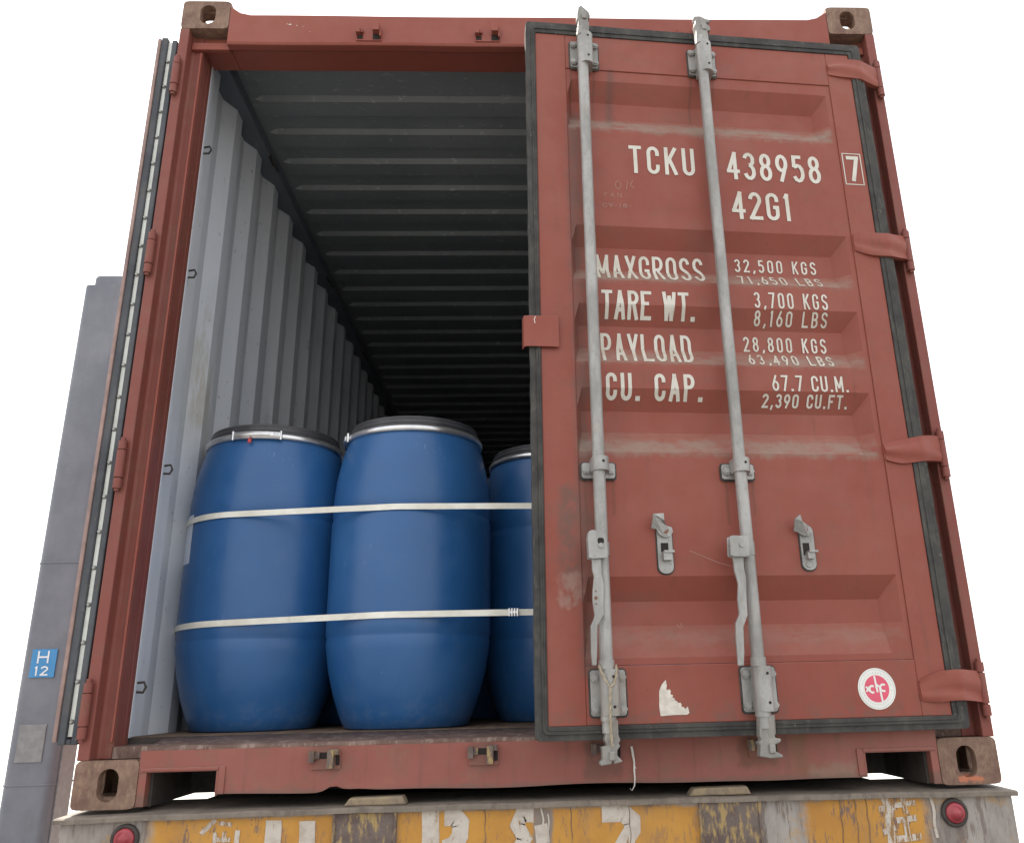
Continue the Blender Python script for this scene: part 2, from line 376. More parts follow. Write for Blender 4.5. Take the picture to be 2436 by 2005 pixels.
# ------------------------------------------------------------------ stroke lettering
def A(cx, cy, rx, ry, a0, a1, n=9):
    return [(cx + rx * math.cos(math.radians(a0 + (a1 - a0) * k / n)), cy + ry * math.sin(math.radians(a0 + (a1 - a0) * k / n))) for k in range(n + 1)]
TOP = A(.5, .8, .5, .2, 0, 180); BOT = A(.5, .2, .5, .2, 180, 360)
G = {
 'T': [[(0, 1), (1, 1)], [(.5, 1), (.5, -.0)]], 'C': [[(1, .68)] + TOP + BOT + [(1, .32)]], 'K': [[(0, 0), (0, 1)], [(1, 1), (.04, .40)], [(.34, .58), (1, 0)]],
 'U': [[(0, 1)] + BOT + [(1, 1)]], 'M': [[(0, 0), (0, 1), (.5, .2), (1, 1), (1, 0)]], 'A': [[(0, 0), (.5, 1), (1, 0)], [(.17, .27), (.83, .27)]],
 'X': [[(0, 0), (1, 1)], [(0, 1), (1, 0)]], 'G': [[(1, .70)] + TOP + BOT + [(1, .47), (.55, .47)]],
 'R': [[(0, 0), (0, 1), (.5, 1)] + A(.5, .76, .5, .24, 90, -90) + [(0, .52)], [(.5, .52), (1, 0)]],
 'O': [TOP + BOT + [(1, .8)]], '0': [TOP + BOT + [(1, .8)]],
 'S': [A(.5, .77, .5, .23, 5, 235) + A(.5, .25, .5, .25, 55, -175)], 'E': [[(1, 1), (0, 1), (0, 0), (1, 0)], [(0, .52), (.85, .52)]],
 'W': [[(0, 1), (.25, 0), (.5, .9), (.75, 0), (1, 1)]], 'P': [[(0, 0), (0, 1), (.5, 1)] + A(.5, .74, .5, .26, 90, -90) + [(0, .48)]],
 'Y': [[(0, 1), (.5, .42), (1, 1)], [(.5, .45), (.5, 0)]], 'L': [[(0, 1), (0, 0), (1, 0)]],
 'D': [[(0, 0), (0, 1), (.45, 1)] + A(.45, .75, .55, .25, 90, 0) + A(.45, .25, .55, .25, 0, -90) + [(0, 0)]],
 'F': [[(1, 1), (0, 1), (0, 0)], [(0, .52), (.85, .52)]], 'H': [[(0, 0), (0, 1)], [(1, 0), (1, 1)], [(0, .5), (1, .5)]],
 'N': [[(0, 0), (0, 1), (1, 0), (1, 1)]], 'I': [[(.5, 0), (.5, 1)]],
 'B': [[(0, 0), (0, 1), (.5, 1)] + A(.5, .76, .45, .24, 90, -90) + [(0, .52)], [(.5, .52)] + A(.5, .26, .5, .26, 90, -90) + [(0, 0)]],
 '1': [[(.1, .86), (.6, 1), (.6, 0)]], '2': [A(.5, .75, .5, .25, 175, -15) + [(0, 0), (1.02, 0)]],
 '3': [A(.5, .77, .48, .23, 165, -90) , A(.5, .27, .5, .27, 90, -165)], '4': [[(.78, 0), (.78, 1), (0, .27), (1.06, .27)]],
 '5': [[(.95, 1), (.08, 1), (.04, .56)] + A(.47, .32, .53, .32, 125, -155)], '6': [A(.5, .3, .5, .3, 0, 360, 16), [(.02, .38), (.62, 1)]],
 '7': [[(0, 1), (1, 1), (.36, 0)]], '8': [A(.5, .77, .44, .23, 0, 360, 16), A(.5, .27, .5, .27, 0, 360, 16)],
 '9': [A(.5, .7, .5, .3, 0, 360, 16), [(.98, .62), (.38, 0)]], '.': [[(.5, 0), (.5, .012)]], ',': [[(.6, .02), (.35, -.10)]], '/': [[(0, 0), (1, 1)]],
 '-': [[(0, .5), (1, .5)]],
}
NARROW = {'W': 1.25, 'M': 1.2, '.': .42, ',': .42, '1': .62, 'I': .5, ' ': .62, '-': .6}
def split_sharp(st, lim=48):
    out, cur = [], [st[0]]
    for i in range(1, len(st)):
        cur.append(st[i])
        if i < len(st) - 1:
            a = Vector(st[i]) - Vector(st[i - 1]); c = Vector(st[i + 1]) - Vector(st[i])
            if a.length > 1e-6 and c.length > 1e-6 and math.degrees(a.angle(c)) > lim: out.append(cur); cur = [st[i]]
    out.append(cur); return out
def ribbon(b, pts, h, fn, dmax=.006, hh=None, taper=False):
    P = [Vector(p) for p in pts]; Q = [P[0]]
    for a, c in zip(P, P[1:]):
        if (c - a).length < 1e-7: continue
        n = max(1, int(math.ceil((c - a).length / dmax)))
        Q += [a + (c - a) * k / n for k in range(1, n + 1)]
    closed = (Q[0] - Q[-1]).length < 1e-5 and len(Q) > 3
    L_, R_ = [], []
    for i, p in enumerate(Q):
        a = Q[i - 1] if i > 0 else (Q[-2] if closed else None)
        c = Q[i + 1] if i < len(Q) - 1 else (Q[1] if closed else None)
        d1 = (p - a).normalized() if a is not None else None; d2 = (c - p).normalized() if c is not None else None
        if d1 is None: d1 = d2
        if d2 is None: d2 = d1
        n1 = Vector((-d1.y, d1.x)); n2 = Vector((-d2.y, d2.x)); m = n1 + n2
        if m.length < .3: m = n1
        m.normalize(); k = min(2.4, 1 / max(.3, m.dot(n1)))
        L_.append(p + m * h * k); R_.append(p - m * h * k)
    n = len(Q); vs = [fn(*q) for q in L_] + [fn(*((l + r) / 2)) for l, r in zip(L_, R_)] + [fn(*q) for q in R_]
    fs = []
    for i in range(n - 1): fs += [(i, i + 1, n + i + 1, n + i), (n + i, n + i + 1, 2 * n + i + 1, 2 * n + i)]
    b.add(vs, fs, False)
def text(b, s, x0, x1, z0, cap, t, fn, gap=.42, each=None):
    ws = [NARROW.get(c, 1.0) for c in s]
    tot = sum(ws) + gap * (len(s) - 1); u = (x1 - x0) / tot; x = x0; k = 0
    h = t / 2
    for c, w_ in zip(s, ws):
        W = w_ * u
        if c != ' ':
            if each: b = MB()
            for st in [q for g_ in G[c] for q in split_sharp(g_)]:
                k += 1
                f2 = (lambda a, d, kk=k % 8: fn(a, d, kk * .00010))
                hw = h * (1.25 if c == '.' else 1)
                if c in '.,': pts = [(x + W * .75, z0 + h * 2.6), (x + W * .25, z0 - h * 1.6)]
                else: pts = [(x + h + px * (W - t), z0 + h + pz * (cap - t)) for px, pz in st]
                if c == '.': pts = [(x + W * .5, z0), (x + W * .5, z0 + 2.3 * h)]
                # butt ends reach the cap height
                if c not in '.,' and len(st) >= 2 and st[0] != st[-1]:
                    for e in (0, -1):
                        a = Vector(pts[e]); q = Vector(pts[1 if e == 0 else -2]); d = (a - q)
                        if d.length < 1e-6: continue
                        d.normalize()
                        if (st[e][1] in (0, 1) and abs(d.y) > .5) or (st[e][0] in (0, 1, 1.02, 1.06) and abs(d.x) > .9):
                            pts[e] = tuple(a + d * h)
                ribbon(b, pts, hw, f2, max(.003, cap * .09))
            if each: each(b)
        x += W + gap * u

# ================================================================== SETTING
g = MB(); g.box(-500, 500, -300, 900, -1.75, -1.25)
tag(g.build('ground', 'ground'), kind='structure')

def bounce_cut():
    m = M("bounce_cut_dark")
    c = m.mix(m.rng(m.noise(.6, 6, .7), .35, .65), (.12, .116, .11), (.17, .165, .155))
    return m.out(c, .85, 0, m.noise(60, 6), .4, .01)
MAT['bounce_cut'] = bounce_cut()
tag(MB().box(-60, 60, -60, 3.2, -1.30, -1.246).build('bounce_cut_sheet', 'bounce_cut'), kind='structure')  # unseen dark sheet, added to cut the ground bounce onto roof and header
# ================================================================== CONTAINER
box = empty('shipping_container', (0, 0, 0))
tag(box, 'weathered red shipping container seen from its door end, left half open', 'container')
LEN = 12.19

# corner castings ---------------------------------------------------
def oval(rw, rh, n):
    # upright obround, rw half width, rh half height
    out = []
    for k in range(n):
        a = 2 * PI * (k + .5) / n; c, s_ = math.cos(a), math.sin(a); e = rh - rw
        if e > 0:
            out.append((rw * c, rw * s_ + (e if s_ > 0 else -e if s_ < 0 else 0)))
        else: out.append((rw * c, rh * s_))
    return out
def ring_plate(b, O, U, V, N, w_, h_, t, hole, pw=12, n=48):
    O, U, V, N = Vector(O), Vector(U), Vector(V), Vector(N)
    hu, hv, rw, rh = hole; inn = [(hu + a, hv + c) for a, c in oval(rw, rh, n)]
    out = []
    for a, c in oval(rw, rh, n):
        # direction from centre; superellipse boundary
        dx, dy = (hu + a - w_ / 2) / (w_ / 2), (hv + c - h_ / 2) / (h_ / 2)
        ang = math.atan2(c / rh, a / rw); dx, dy = math.cos(ang), math.sin(ang)
        k = (abs(dx) ** pw + abs(dy) ** pw) ** (-1 / pw)
        out.append((w_ / 2 + dx * k * w_ / 2, h_ / 2 + dy * k * h_ / 2))
    pt = lambda q, d: O + U * q[0] + V * q[1] - N * d
    vs = [pt(q, 0) for q in out] + [pt(q, .0) for q in inn] + [pt(q, t) for q in inn] + [pt(q, t) for q in out]
    fs = []
    for k in range(n):
        j = (k + 1) % n
        for r in range(3): fs.append((r * n + k, r * n + j, (r + 1) * n + j, (r + 1) * n + k))
        fs.append((3 * n + k, 3 * n + j, j, k))
    b.add(vs, fs, False)
def casting(sx, y0, top, front=True):
    """sx=-1 left / 1 right; y0 the outside face; end with holes on the outside faces"""
    b = MB(); w_, l_, h_ = .162, .178, .118
    xo = sx * 1.219; z0 = 2.473 if top else 0.0
    d = 1 if front else -1
    # end face
    U = Vector((-sx, 0, 0)); ring_plate(b, (xo, y0, z0), U, (0, 0, 1), (0, -d, 0), w_, h_, .026, (.088, .060 if top else .058, .0265, .040))
    # side face
    ring_plate(b, (xo, y0 + d * .004, z0 + .0015), (0, d, 0), (0, 0, 1), (sx, 0, 0), l_ - .004, h_ - .003, .0257, (.089, .059, .0265, .040), 14)
    # top and bottom plates
    zt = z0 + h_
    ring_plate(b, (xo - sx * .0262, y0 + d * .0265, zt if top else z0), (0, d, 0), (-sx, 0, 0), (0, 0, 1 if top else -1), l_ - .040, w_ - .040, .028, (.066, .058, .03, .045), 14)
    ya, yb = sorted((y0 + d * .004, y0 + d * (l_ - .004))); xa, xb = sorted((xo - sx * .004, xo - sx * (w_ - .004)))
    if top: b.box(xa + .004, xb - .004, ya + .003, yb, z0 + .0012, z0 + .02)
    else: b.box(xa + .004, xb - .004, ya + .003, yb, zt - .02, zt - .0012)
    xi0, xi1 = sorted((xo - sx * (w_ - .012), xo - sx * w_)); b.box(xi0 + .0005, xi1 - .0005, ya, yb, z0 + .003, zt - .003)
    yi0, yi1 = sorted((y0 + d * (l_ - .012), y0 + d * l_)); b.box(xa + .002, xb - .002, yi0, yi1, z0 + .004, zt - .004)
    return b.build('corner_casting', 'casting', box)
for s_ in (-1, 1):
    for tp in (True, False):
        casting(s_, 0.0, tp); casting(s_, LEN, tp, False)

# rear corner posts -------------------------------------------------
def post(sx):
    # plan section, traced from the outer corner inwards
    pl = [(1.219, 0.0), (1.219, .13), (1.150, .13), (1.150, .104), (1.151, .102), (1.151, .050), (1.156, .0455), (1.181, .0455), (1.187, .040), (1.187, .0)]
    b = MB(); b.prism([(sx * x, y) for x, y in pl], lambda a, c, t: (a, c, .118 + t), 2.473 - .118)
    o = b.build('corner_post', 'post', box, .003)
    # thin stop bar on the seat of the gasket
    b = MB(); b.box(*sorted((sx * 1.150, sx * 1.157)), .036, .047, .16, 2.40); b.build('gasket_stop', 'red', o, .002)
for s_ in (-1, 1): post(s_)
for s_ in (-1, 1): MB().box(*sorted((s_ * 1.219, s_ * 1.14)), LEN - .12, LEN - .002, .118, 2.473).build('corner_post', 'post', box)

# header ------------------------------------------------------------
b = MB()
sec = [(.0, 2.532), (.0, 2.418), (.004, 2.409), (.034, 2.409), (.034, 2.440), (.052, 2.440), (.052, 2.424), (.150, 2.424), (.150, 2.545), (.02, 2.545)]
n = 60
def header_z(x, z):
    e = max(0, abs(x) - .985) / .07
    if z > 2.5: return z + .035 * min(1, e) ** 2 + .0012 * math.sin(x * 7 + 1)
    return z + .0010 * math.sin(x * 9)
xs = [-1.056 + 2.112 * k / n for k in range(n + 1)]
vs = [(x, y, header_z(x, z)) for x in xs for y, z in sec]; m_ = len(sec)
b.add(vs, [(i * m_ + k, i * m_ + (k + 1) % m_, (i + 1) * m_ + (k + 1) % m_, (i + 1) * m_ + k) for i in range(n) for k in range(m_)] + [tuple(range(m_)), tuple(range(n * m_, n * m_ + m_))])
# low lip continues to the posts under the castings
for s_ in (-1, 1):
    b.box(*sorted((s_ * 1.0562, s_ * 1.186)), .050, .150, 2.4235, 2.472)
    b.box(*sorted((s_ * 1.0562, s_ * 1.186)), .030, .0495, 2.4095, 2.4385)
hd = b.build('door_header', 'red', box, .0025)

b = MB(); rr = random.Random(9)
for x, z, r_ in ((-.845, 2.492, .006), (-.822, 2.488, .003), (-.800, 2.484, .002), (-.775, 2.462, .002), (-.856, 2.494, .003)):
    b.prism([(x + r_ * rr.uniform(.6, 1.2) * math.cos(k), z + r_ * .6 * rr.uniform(.5, 1.2) * math.sin(k)) for k in range(6)], lambda a, c, t: (a, -.0003 - t, c), .0003)
tag(b.build('paint_chips', 'paper', hd), kind='stuff')
# sill --------------------------------------------------------------
b = MB().use('sill')
def zbot(x):
    if .852 < abs(x) < 1.057: return .086
    d = .0
    d += .014 * math.exp(-((x + .555) / .022) ** 2) + .006 * math.exp(-((x + .50) / .05) ** 2)
    d -= .006 * math.exp(-((x - .60) / .12) ** 2)
    return .028 + d + .0022 * math.sin(x * 13)
xs = sorted(set([-1.056 + 2.112 * k / 120 for k in range(121)] + [-.8525, -.8515, .8515, .8525]))
secf = lambda x: [(.001, zbot(x)), (.001, .060 if abs(x) < .852 else .089), (.001 + .002 * math.sin(x * 31) * (abs(x) < .85), .1), (0.0, .139)]
vs = [(x, y, z) for x in xs for y, z in secf(x)]; nn = len(xs)
b.add(vs, [(i * 4 + k, i * 4 + k + 1, (i + 1) * 4 + k + 1, (i + 1) * 4 + k) for i in range(nn - 1) for k in range(3)], True)
vs = []
for x in xs: z = zbot(x); vs += [(x, .001, z), (x, .009, z), (x, .009, z + .02)]
b.add(vs, [(i * 3 + k, i * 3 + k + 1, (i + 1) * 3 + k + 1, (i + 1) * 3 + k) for i in range(nn - 1) for k in range(2)], False)
b.use('dark').box(-1.056, 1.056, .010, .016, .088, .14)
b.box(-.85, .85, .010, .016, .045, .0875)
b.use('silltop')
lip = [(0.0, .139), (.001, .1465), (.006, .1500), (.02, .1500), (.024, .1475), (.055, .150), (.16, .166), (.16, .13)]
vs = [(x, y, z + .0006 * math.sin(x * 40 + y * 90)) for x in xs for y, z in lip]; k_ = len(lip)
b.add(vs, [(i * k_ + k, i * k_ + k + 1, (i + 1) * k_ + k + 1, (i + 1) * k_ + k) for i in range(nn - 1) for k in range(k_ - 1)], True)
b.box(-1.15, -1.056, .046, .16, .119, .149); b.box(1.056, 1.15, .046, .16, .119, .149)
sill = b.build('door_sill', None, box)
# fork pockets
for s_ in (-1, 1):
    b = MB().use('sill').box(*sorted((s_ * 1.036, s_ * 1.0565)), .002, .030, .004, .086)
    b.use('dark')
    b.box(*sorted((s_ * 1.029, s_ * 1.055)), .0305, .5, .002, .086)
    b.use('sill').box(*sorted((s_ * .8515, s_ * .8575)), .0, .20, .026, .0855)
    b.box(*sorted((s_ * .8580, s_ * 1.05)), .0035, .20, .0862, .0885)
    # raised border round the pocket
    b.box(*sorted((s_ * .834, s_ * .8510)), -.003, .0005, .030, .0965); b.box(*sorted((s_ * .8515, s_ * 1.05)), -.003, -.0003, .0885, .0965)
    b.build('fork_pocket', None, box, .001)

# floor, underside --------------------------------------------------
b = MB()
b.box(-1.176, 1.176, .162, LEN - .12, .138, .1655)
fl = b.build('floor', 'dark', box)
k = 0
for i in range(6):
    bb = MB().box(-1.172 + i * .391, -1.172 + i * .391 + .3885, .166, 12.0, .1660, .1675); bb.build('floor_board', 'wood', fl)
cm = MB().box(-1.15, 1.15, .30, .345, .006, .132).build('cross_member', 'dark', box)
for i in range(1, 38): link_copy(cm, (0, .31 * i, 0), box)
for s_ in (-1, 1):
    MB().box(*sorted((s_ * 1.16, s_ * 1.219)), .178, LEN - .178, .015, .16).build('bottom_side_rail', 'red', box, .003)

# side walls --------------------------------------------------------
PW = .260; fl_, slp = .066, .064
def wall_panel(sx, idx, nrep=4):
    xi, xo = 1.176, 1.210; y0 = .203 - PW * 1 + idx * nrep * PW
    prof = []
    for r in range(nrep):
        y = y0 + r * PW
        prof += [(xi, y), (xi, y + fl_), (xo, y + fl_ + slp), (xo, y + fl_ + slp + fl_)]
    prof.append((xi, y0 + nrep * PW))
    prof = [(x, min(max(y, .131), LEN - .125)) for x, y in prof]
    b = MB(); vs = []
    for x, y in prof: vs += [(sx * x, y, .160), (sx * x, y, 2.500), (sx * (x + .0022), y, .160), (sx * (x + .0022), y, 2.5)]
    m = len(prof)
    b.use('wall'); b.add(vs, [(i * 4, i * 4 + 4, i * 4 + 5, i * 4 + 1) for i in range(m - 1)], False)
    b.use('red'); b.add(vs, [(i * 4 + 2, i * 4 + 3, i * 4 + 7, i * 4 + 6) for i in range(m - 1)], False)
    return b.build('wall_panel', None, box)
for s_ in (-1, 1):
    for i in range(12):
        if (.203 - PW + i * 4 * PW) < LEN - .2: wall_panel(s_, i)
# inside edge strip where the wall meets the post
for s_ in (-1, 1):
    b = MB(); pl = [(1.150, .1305), (1.150, .142), (1.158, .158), (1.158, .176), (1.172, .192), (1.1755, .205), (1.1755, .1305)]
    b.prism([(s_ * x, y) for x, y in pl], lambda a, c, t: (a, c, .166 + t), 2.33); b.build('wall_edge_strip', 'wall', box, .002)
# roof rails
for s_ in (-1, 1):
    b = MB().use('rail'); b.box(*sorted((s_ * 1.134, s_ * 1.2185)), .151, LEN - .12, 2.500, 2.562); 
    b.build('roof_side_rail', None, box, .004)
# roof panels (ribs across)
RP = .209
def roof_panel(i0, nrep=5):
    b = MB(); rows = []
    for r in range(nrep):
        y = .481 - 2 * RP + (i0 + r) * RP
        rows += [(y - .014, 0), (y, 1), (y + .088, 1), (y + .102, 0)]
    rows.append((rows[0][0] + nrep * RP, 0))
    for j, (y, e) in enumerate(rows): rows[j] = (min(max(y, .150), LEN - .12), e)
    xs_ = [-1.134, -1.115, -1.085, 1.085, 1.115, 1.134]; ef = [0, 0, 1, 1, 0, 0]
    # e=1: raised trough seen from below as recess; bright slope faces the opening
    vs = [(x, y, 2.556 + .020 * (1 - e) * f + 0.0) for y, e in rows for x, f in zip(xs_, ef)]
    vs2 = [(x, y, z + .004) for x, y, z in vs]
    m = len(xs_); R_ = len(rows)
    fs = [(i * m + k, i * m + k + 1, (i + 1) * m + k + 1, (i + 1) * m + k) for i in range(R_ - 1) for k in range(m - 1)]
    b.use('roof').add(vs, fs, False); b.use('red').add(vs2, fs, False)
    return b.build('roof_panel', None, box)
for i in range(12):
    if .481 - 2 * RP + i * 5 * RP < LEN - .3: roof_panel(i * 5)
# seam weld lines between roof sheets
# end wall
b = MB(); vs = []; m = 0
x = -1.15; prof = []
while x < 1.13:
    prof += [(x, 12.05), (x + .07, 12.05), (x + .11, 12.085), (x + .18, 12.085)]; x += .23
prof.append((1.176, 12.05)); prof[0] = (-1.176, 12.05)
for px, py in prof: vs += [(px, py, .16), (px, py, 2.56)]
b.add(vs, [(i * 2, i * 2 + 2, i * 2 + 3, i * 2 + 1) for i in range(len(prof) - 1)], False)
b.build('end_wall', 'wall', box)

# lashing rings -----------------------------------------------------
def lashing(p, kind):
    b = MB(); x, y, z = p
    if kind == 'rail':
        b.tube([(x - .004, y - .025, z + .015), (x + .012, y - .025, z - .004), (x + .024, y - .018, z - .034), (x + .024, y + .018, z - .034), (x + .012, y + .025, z - .004), (x - .004, y + .025, z + .015)], .0045, 8)
        b.box(x - .006, x + .004, y - .034, y + .034, z + .004, z + .020)
    else:
        b.tube([(x - .012, y, z + .012), (x + .014, y - .004, z + .014), (x + .020, y - .004, z), (x + .014, y - .004, z - .014), (x - .012, y, z - .012)], .0035, 8)
    return b.build('lashing_ring', 'dark', box)
for z in (2.084, 1.604, .936, .30): lashing((-1.146, .150, z), 'post')
for z in (2.084, 1.604, .936, .30):
    o = lashing((-1.146, .150, z), 'post'); o.scale = (-1, 1, 1)
for k in range(6):
    lashing((-1.135, .80 + k * 1.10, 2.493), 'rail')
    o = lashing((-1.135, .80 + k * 1.10, 2.493), 'rail'); o.scale = (-1, 1, 1)

# cam keepers -------------------------------------------------------
def keeper(x, top):
    b = MB()
    if top:
        z = 2.455; b.use('red').box(x - .040, x + .046, -.004, .001, z - .032, z + .006)
        b.box(x - .040, x - .026, -.024, -.003, z - .012, z + .010); b.box(x - .026, x - .016, -.014, -.003, z - .004, z + .012)
        b.box(x + .018, x + .040, -.028, -.003, z - .006, z + .026); b.box(x + .040, x + .046, -.018, -.003, z - .022, z + .018)
        b.use('hole').box(x - .0375, x - .018, -.0050, -.0041, z - .026, z - .008); b.box(x + .016, x + .044, -.0052, -.0043, z - .028, z - .002)
        o = b.build('cam_keeper', None, box, .002)
    else:
        z = .112; b.use('sill').box(x - .038, x + .040, -.004, .000, z - .030, z + .016)
        b.use('rust').box(x - .040, x - .026, -.022, -.003, z - .012, z + .016); b.box(x - .026, x - .014, -.012, -.003, z - .004, z + .012)
        b.box(x + .010, x + .026, -.032, -.003, z - .026, z + .018); b.box(x + .010, x + .036, -.024, -.003, z + .006, z + .019)
        b.use('hole').box(x - .014, x + .008, -.0050, -.0042, z - .004, z + .012); b.box(x + .028, x + .038, -.0052, -.0044, z - .02, z + .004)
        o = b.build('cam_keeper', None, box, .002)
for x in (-.573, -.162, .12, .545): keeper(x, True)
for x in (-.578, -.165, .16, .58): keeper(x, False)

# ------------------------------------------------------------------ RIGHT DOOR (ajar)
TH = .085323
door = MB()
FR = -.004          # frame face sits proud of the pressed sheet
door.box(-1.1404, -1.041, FR, .046, .1765, 2.338)          # free stile
door.box(-.134, -.050, FR, .046, .1765, 2.338)            # hinge stile
door.box(-1.0408, -.1342, FR + .0004, .045, 2.206, 2.3378)   # top rail
door.box(-1.0408, -.1342, FR + .0004, .045, .1767, .322)      # bottom rail
dr = door.build('door', 'door', box, .0022)
dr.location = (1.13936, -.03649, 0); dr.rotation_euler = (0, 0, TH)
dr['label'] = 'right door of the container, ajar, with white markings and two lock rods'
REC = [(2.165, 2.105, 2.043, 1.980), (1.625, 1.567, 1.490, 1.441), (1.360, 1.302, 1.229, 1.172), (1.093, 1.032, .968, .900), (.552, .488, .424, .340)]
def prof_z(z):
    for a, b_, c, d in REC:
        if d <= z <= a:
            if z > b_: return (a - z) / (a - b_)
            if z >= c: return 1.0
            return (z - d) / (c - d)
    return 0.0
def prof_x(x):      # x local, -1.04 .. -.134
    l = min(1, max(0, (x + 1.0395) / .016)); r = min(1, max(0, (-.150 - x) / .045)); return min(l, r)
DEP = .036
def depth(x, z): return DEP * min(prof_z(z), prof_x(x)) if -1.04 < x < -.134 else FR
b = MB()
zs = sorted(set([.323, 2.205] + [q for r in REC for q in r])); xs = [-1.0405, -1.0395, -1.0235, -.195, -.150, -.1345]
vs = []
for z in zs:
    for x in xs: vs.append((x, DEP * min(prof_z(z), prof_x(x)), z))
m = len(xs); fs = [(i * m + k, i * m + k + 1, (i + 1) * m + k + 1, (i + 1) * m + k) for i in range(len(zs) - 1) for k in range(m - 1)]
b.add(vs, fs, False)
pn = b.build('door_panel', 'door', dr)
sol = pn.modifiers.new('thick', 'SOLIDIFY'); sol.thickness = .002; sol.offset = -1
bv = pn.modifiers.new('bevel', 'BEVEL'); bv.width = .006; bv.segments = 3; bv.limit_method = 'ANGLE'; bv.angle_limit = .3
# inner sheet of frame so the door is closed from inside
MB().box(-1.03, -.14, .0405, .0445, .33, 2.2).build('inner_sheet', 'wall', dr)

# gasket: two lips all round, with worn outer edge
def gasket_run(b, pts_out, pts_in, y0, y1):
    n = len(pts_out)
    vs = [(x, y0, z) for x, z in pts_out] + [(x, y0, z) for x, z in pts_in] + [(x, y1, z) for x, z in pts_out] + [(x, y1, z) for x, z in pts_in]
    fs = []
    for k in range(n):
        j = (k + 1) % n
        fs += [(k, j, n + j, n + k), (2 * n + k, 3 * n + k, 3 * n + j, 2 * n + j), (k, 2 * n + k, 2 * n + j, j), (n + k, n + j, 3 * n + j, 3 * n + k)]
    b.add(vs, fs, False)
def loop(x0, x1, z0, z1, r, wob=0, seed=0, n=40):
    out = []; rr = random.Random(seed)
    base = rrect(x0, x1, z0, z1, r, 4); res = []
    for i, p in enumerate(base):
        q = base[(i + 1) % len(base)]; d = math.dist(p, q); k = max(1, int(d / .05))
        for t in range(k): res.append((p[0] + (q[0] - p[0]) * t / k + rr.uniform(-wob, wob), p[1] + (q[1] - p[1]) * t / k + rr.uniform(-wob, wob)))
    return res
def same(f): 
    rnd = f; return rnd
def gk(b, a, c, y0, y1, wob, seed):
    # a outer rect, c inner rect; the same number of points on both
    ra = rrect(*a, .014, 4); rc = rrect(*c, .006, 4); rr = random.Random(seed); o1, o2 = [], []
    for i in range(len(ra)):
        p, q = ra[i], ra[(i + 1) % len(ra)]; u, v = rc[i], rc[(i + 1) % len(rc)]; k = max(1, int(math.dist(p, q) / .04))
        for t in range(k):
            f = t / k; w1 = rr.uniform(-wob, wob)
            o1.append((p[0] + (q[0] - p[0]) * f + w1, p[1] + (q[1] - p[1]) * f + w1 * .6)); o2.append((u[0] + (v[0] - u[0]) * f, u[1] + (v[1] - u[1]) * f))
    gasket_run(b, o1, o2, y0, y1)
b = MB()
gk(b, (-1.172, -.002, .142, 2.386), (-1.152, -.020, .160, 2.366), -.002, .020, .0011, 3)
gk(b, (-1.1540, -.018, .158, 2.368), (-1.1405, -.049, .1765, 2.338), -.0075, .030, .0004, 5)
gk(b, (-1.1475, -.030, .1665, 2.3595), (-1.1440, -.036, .170, 2.352), -.0105, -.004, .0003, 6)
gsk = b.build('gasket', 'gasket', dr, .0018)

# hinge blades --------------------------------------------------------
HB = {2.268: .036, 1.595: .040, .912: .036, .244: .038}
def hinge(z, h, seed):
    rr = random.Random(seed); b = MB(); n = 26; rows = 9
    vs = []
    x0, x1 = -.132, .056
    for j in range(rows):
        v = -1 + 2 * j / (rows - 1)
        for i in range(n + 1):
            x = x0 + (x1 - x0) * i / n
            u = i / n
            taper = 1 - .32 * max(0, 1 - u * 3.2) ** 1.6
            e = h * taper
            y = -.0085 - .0085 * math.sin(min(1, u * 1.6) * PI * .5) * (1 - .25 * abs(v) ** 3)
            y -= .0035 * max(0, 1 - abs(v - .15) * 2.6)        # pressed stiffening rib
            if u > .62: y += (u - .62) * .075
            zz = z + v * e + .006 * math.sin(u * 4.2 + seed) + .010 * u * (1 if v > 0 else .4)
            y += -.0026 * math.sin((v * 2.4 + u * 2.0 + seed) * 1.7) - .0010 * math.sin(v * 7 + u * 4 + seed * 2)
            vs.append((x, y, zz))
    o = len(vs); m = n + 1
    back = [(x, max(y + .016, -.003), zz * 1.0) for x, y, zz in vs]
    fs = [(j * m + i, j * m + i + 1, (j + 1) * m + i + 1, (j + 1) * m + i) for j in range(rows - 1) for i in range(n)]
    b.add(vs, fs, True); b.add(back, fs, True)
    al = vs + back
    ed = [(0 * m + i, 0 * m + i + 1, o + 0 * m + i + 1, o + i) for i in range(n)] + [((rows - 1) * m + i, (rows - 1) * m + i + 1, o + (rows - 1) * m + i + 1, o + (rows - 1) * m + i) for i in range(n)]
    ed += [(j * m, (j + 1) * m, o + (j + 1) * m, o + j * m) for j in range(rows - 1)]
    b.add(al, ed, False)
    return b.build('hinge_blade', 'hinge', dr)
for i, (z, h) in enumerate(HB.items()): hinge(z, h, i * 1.7 + .6)
# hinge pin knuckles on the posts
for s_ in (-1, 1):
    for z in HB:
        b = MB(); x = 1.2035 if s_ > 0 else -1.2085
        b.cyl((x, -.012, z - .040), (x, -.012, z + .040), .0125 if s_ < 0 else .0112, 16)
        b.cyl((x, -.012, z - .072), (x, -.012, z - .043), .0115, 16); b.cyl((x, -.012, z + .043), (x, -.012, z + .068), .0115, 16)
        b.cyl((x, -.012, z - .080), (x, -.012, z + .078), .0070, 12)
        b.build('hinge_knuckle', 'post', box)

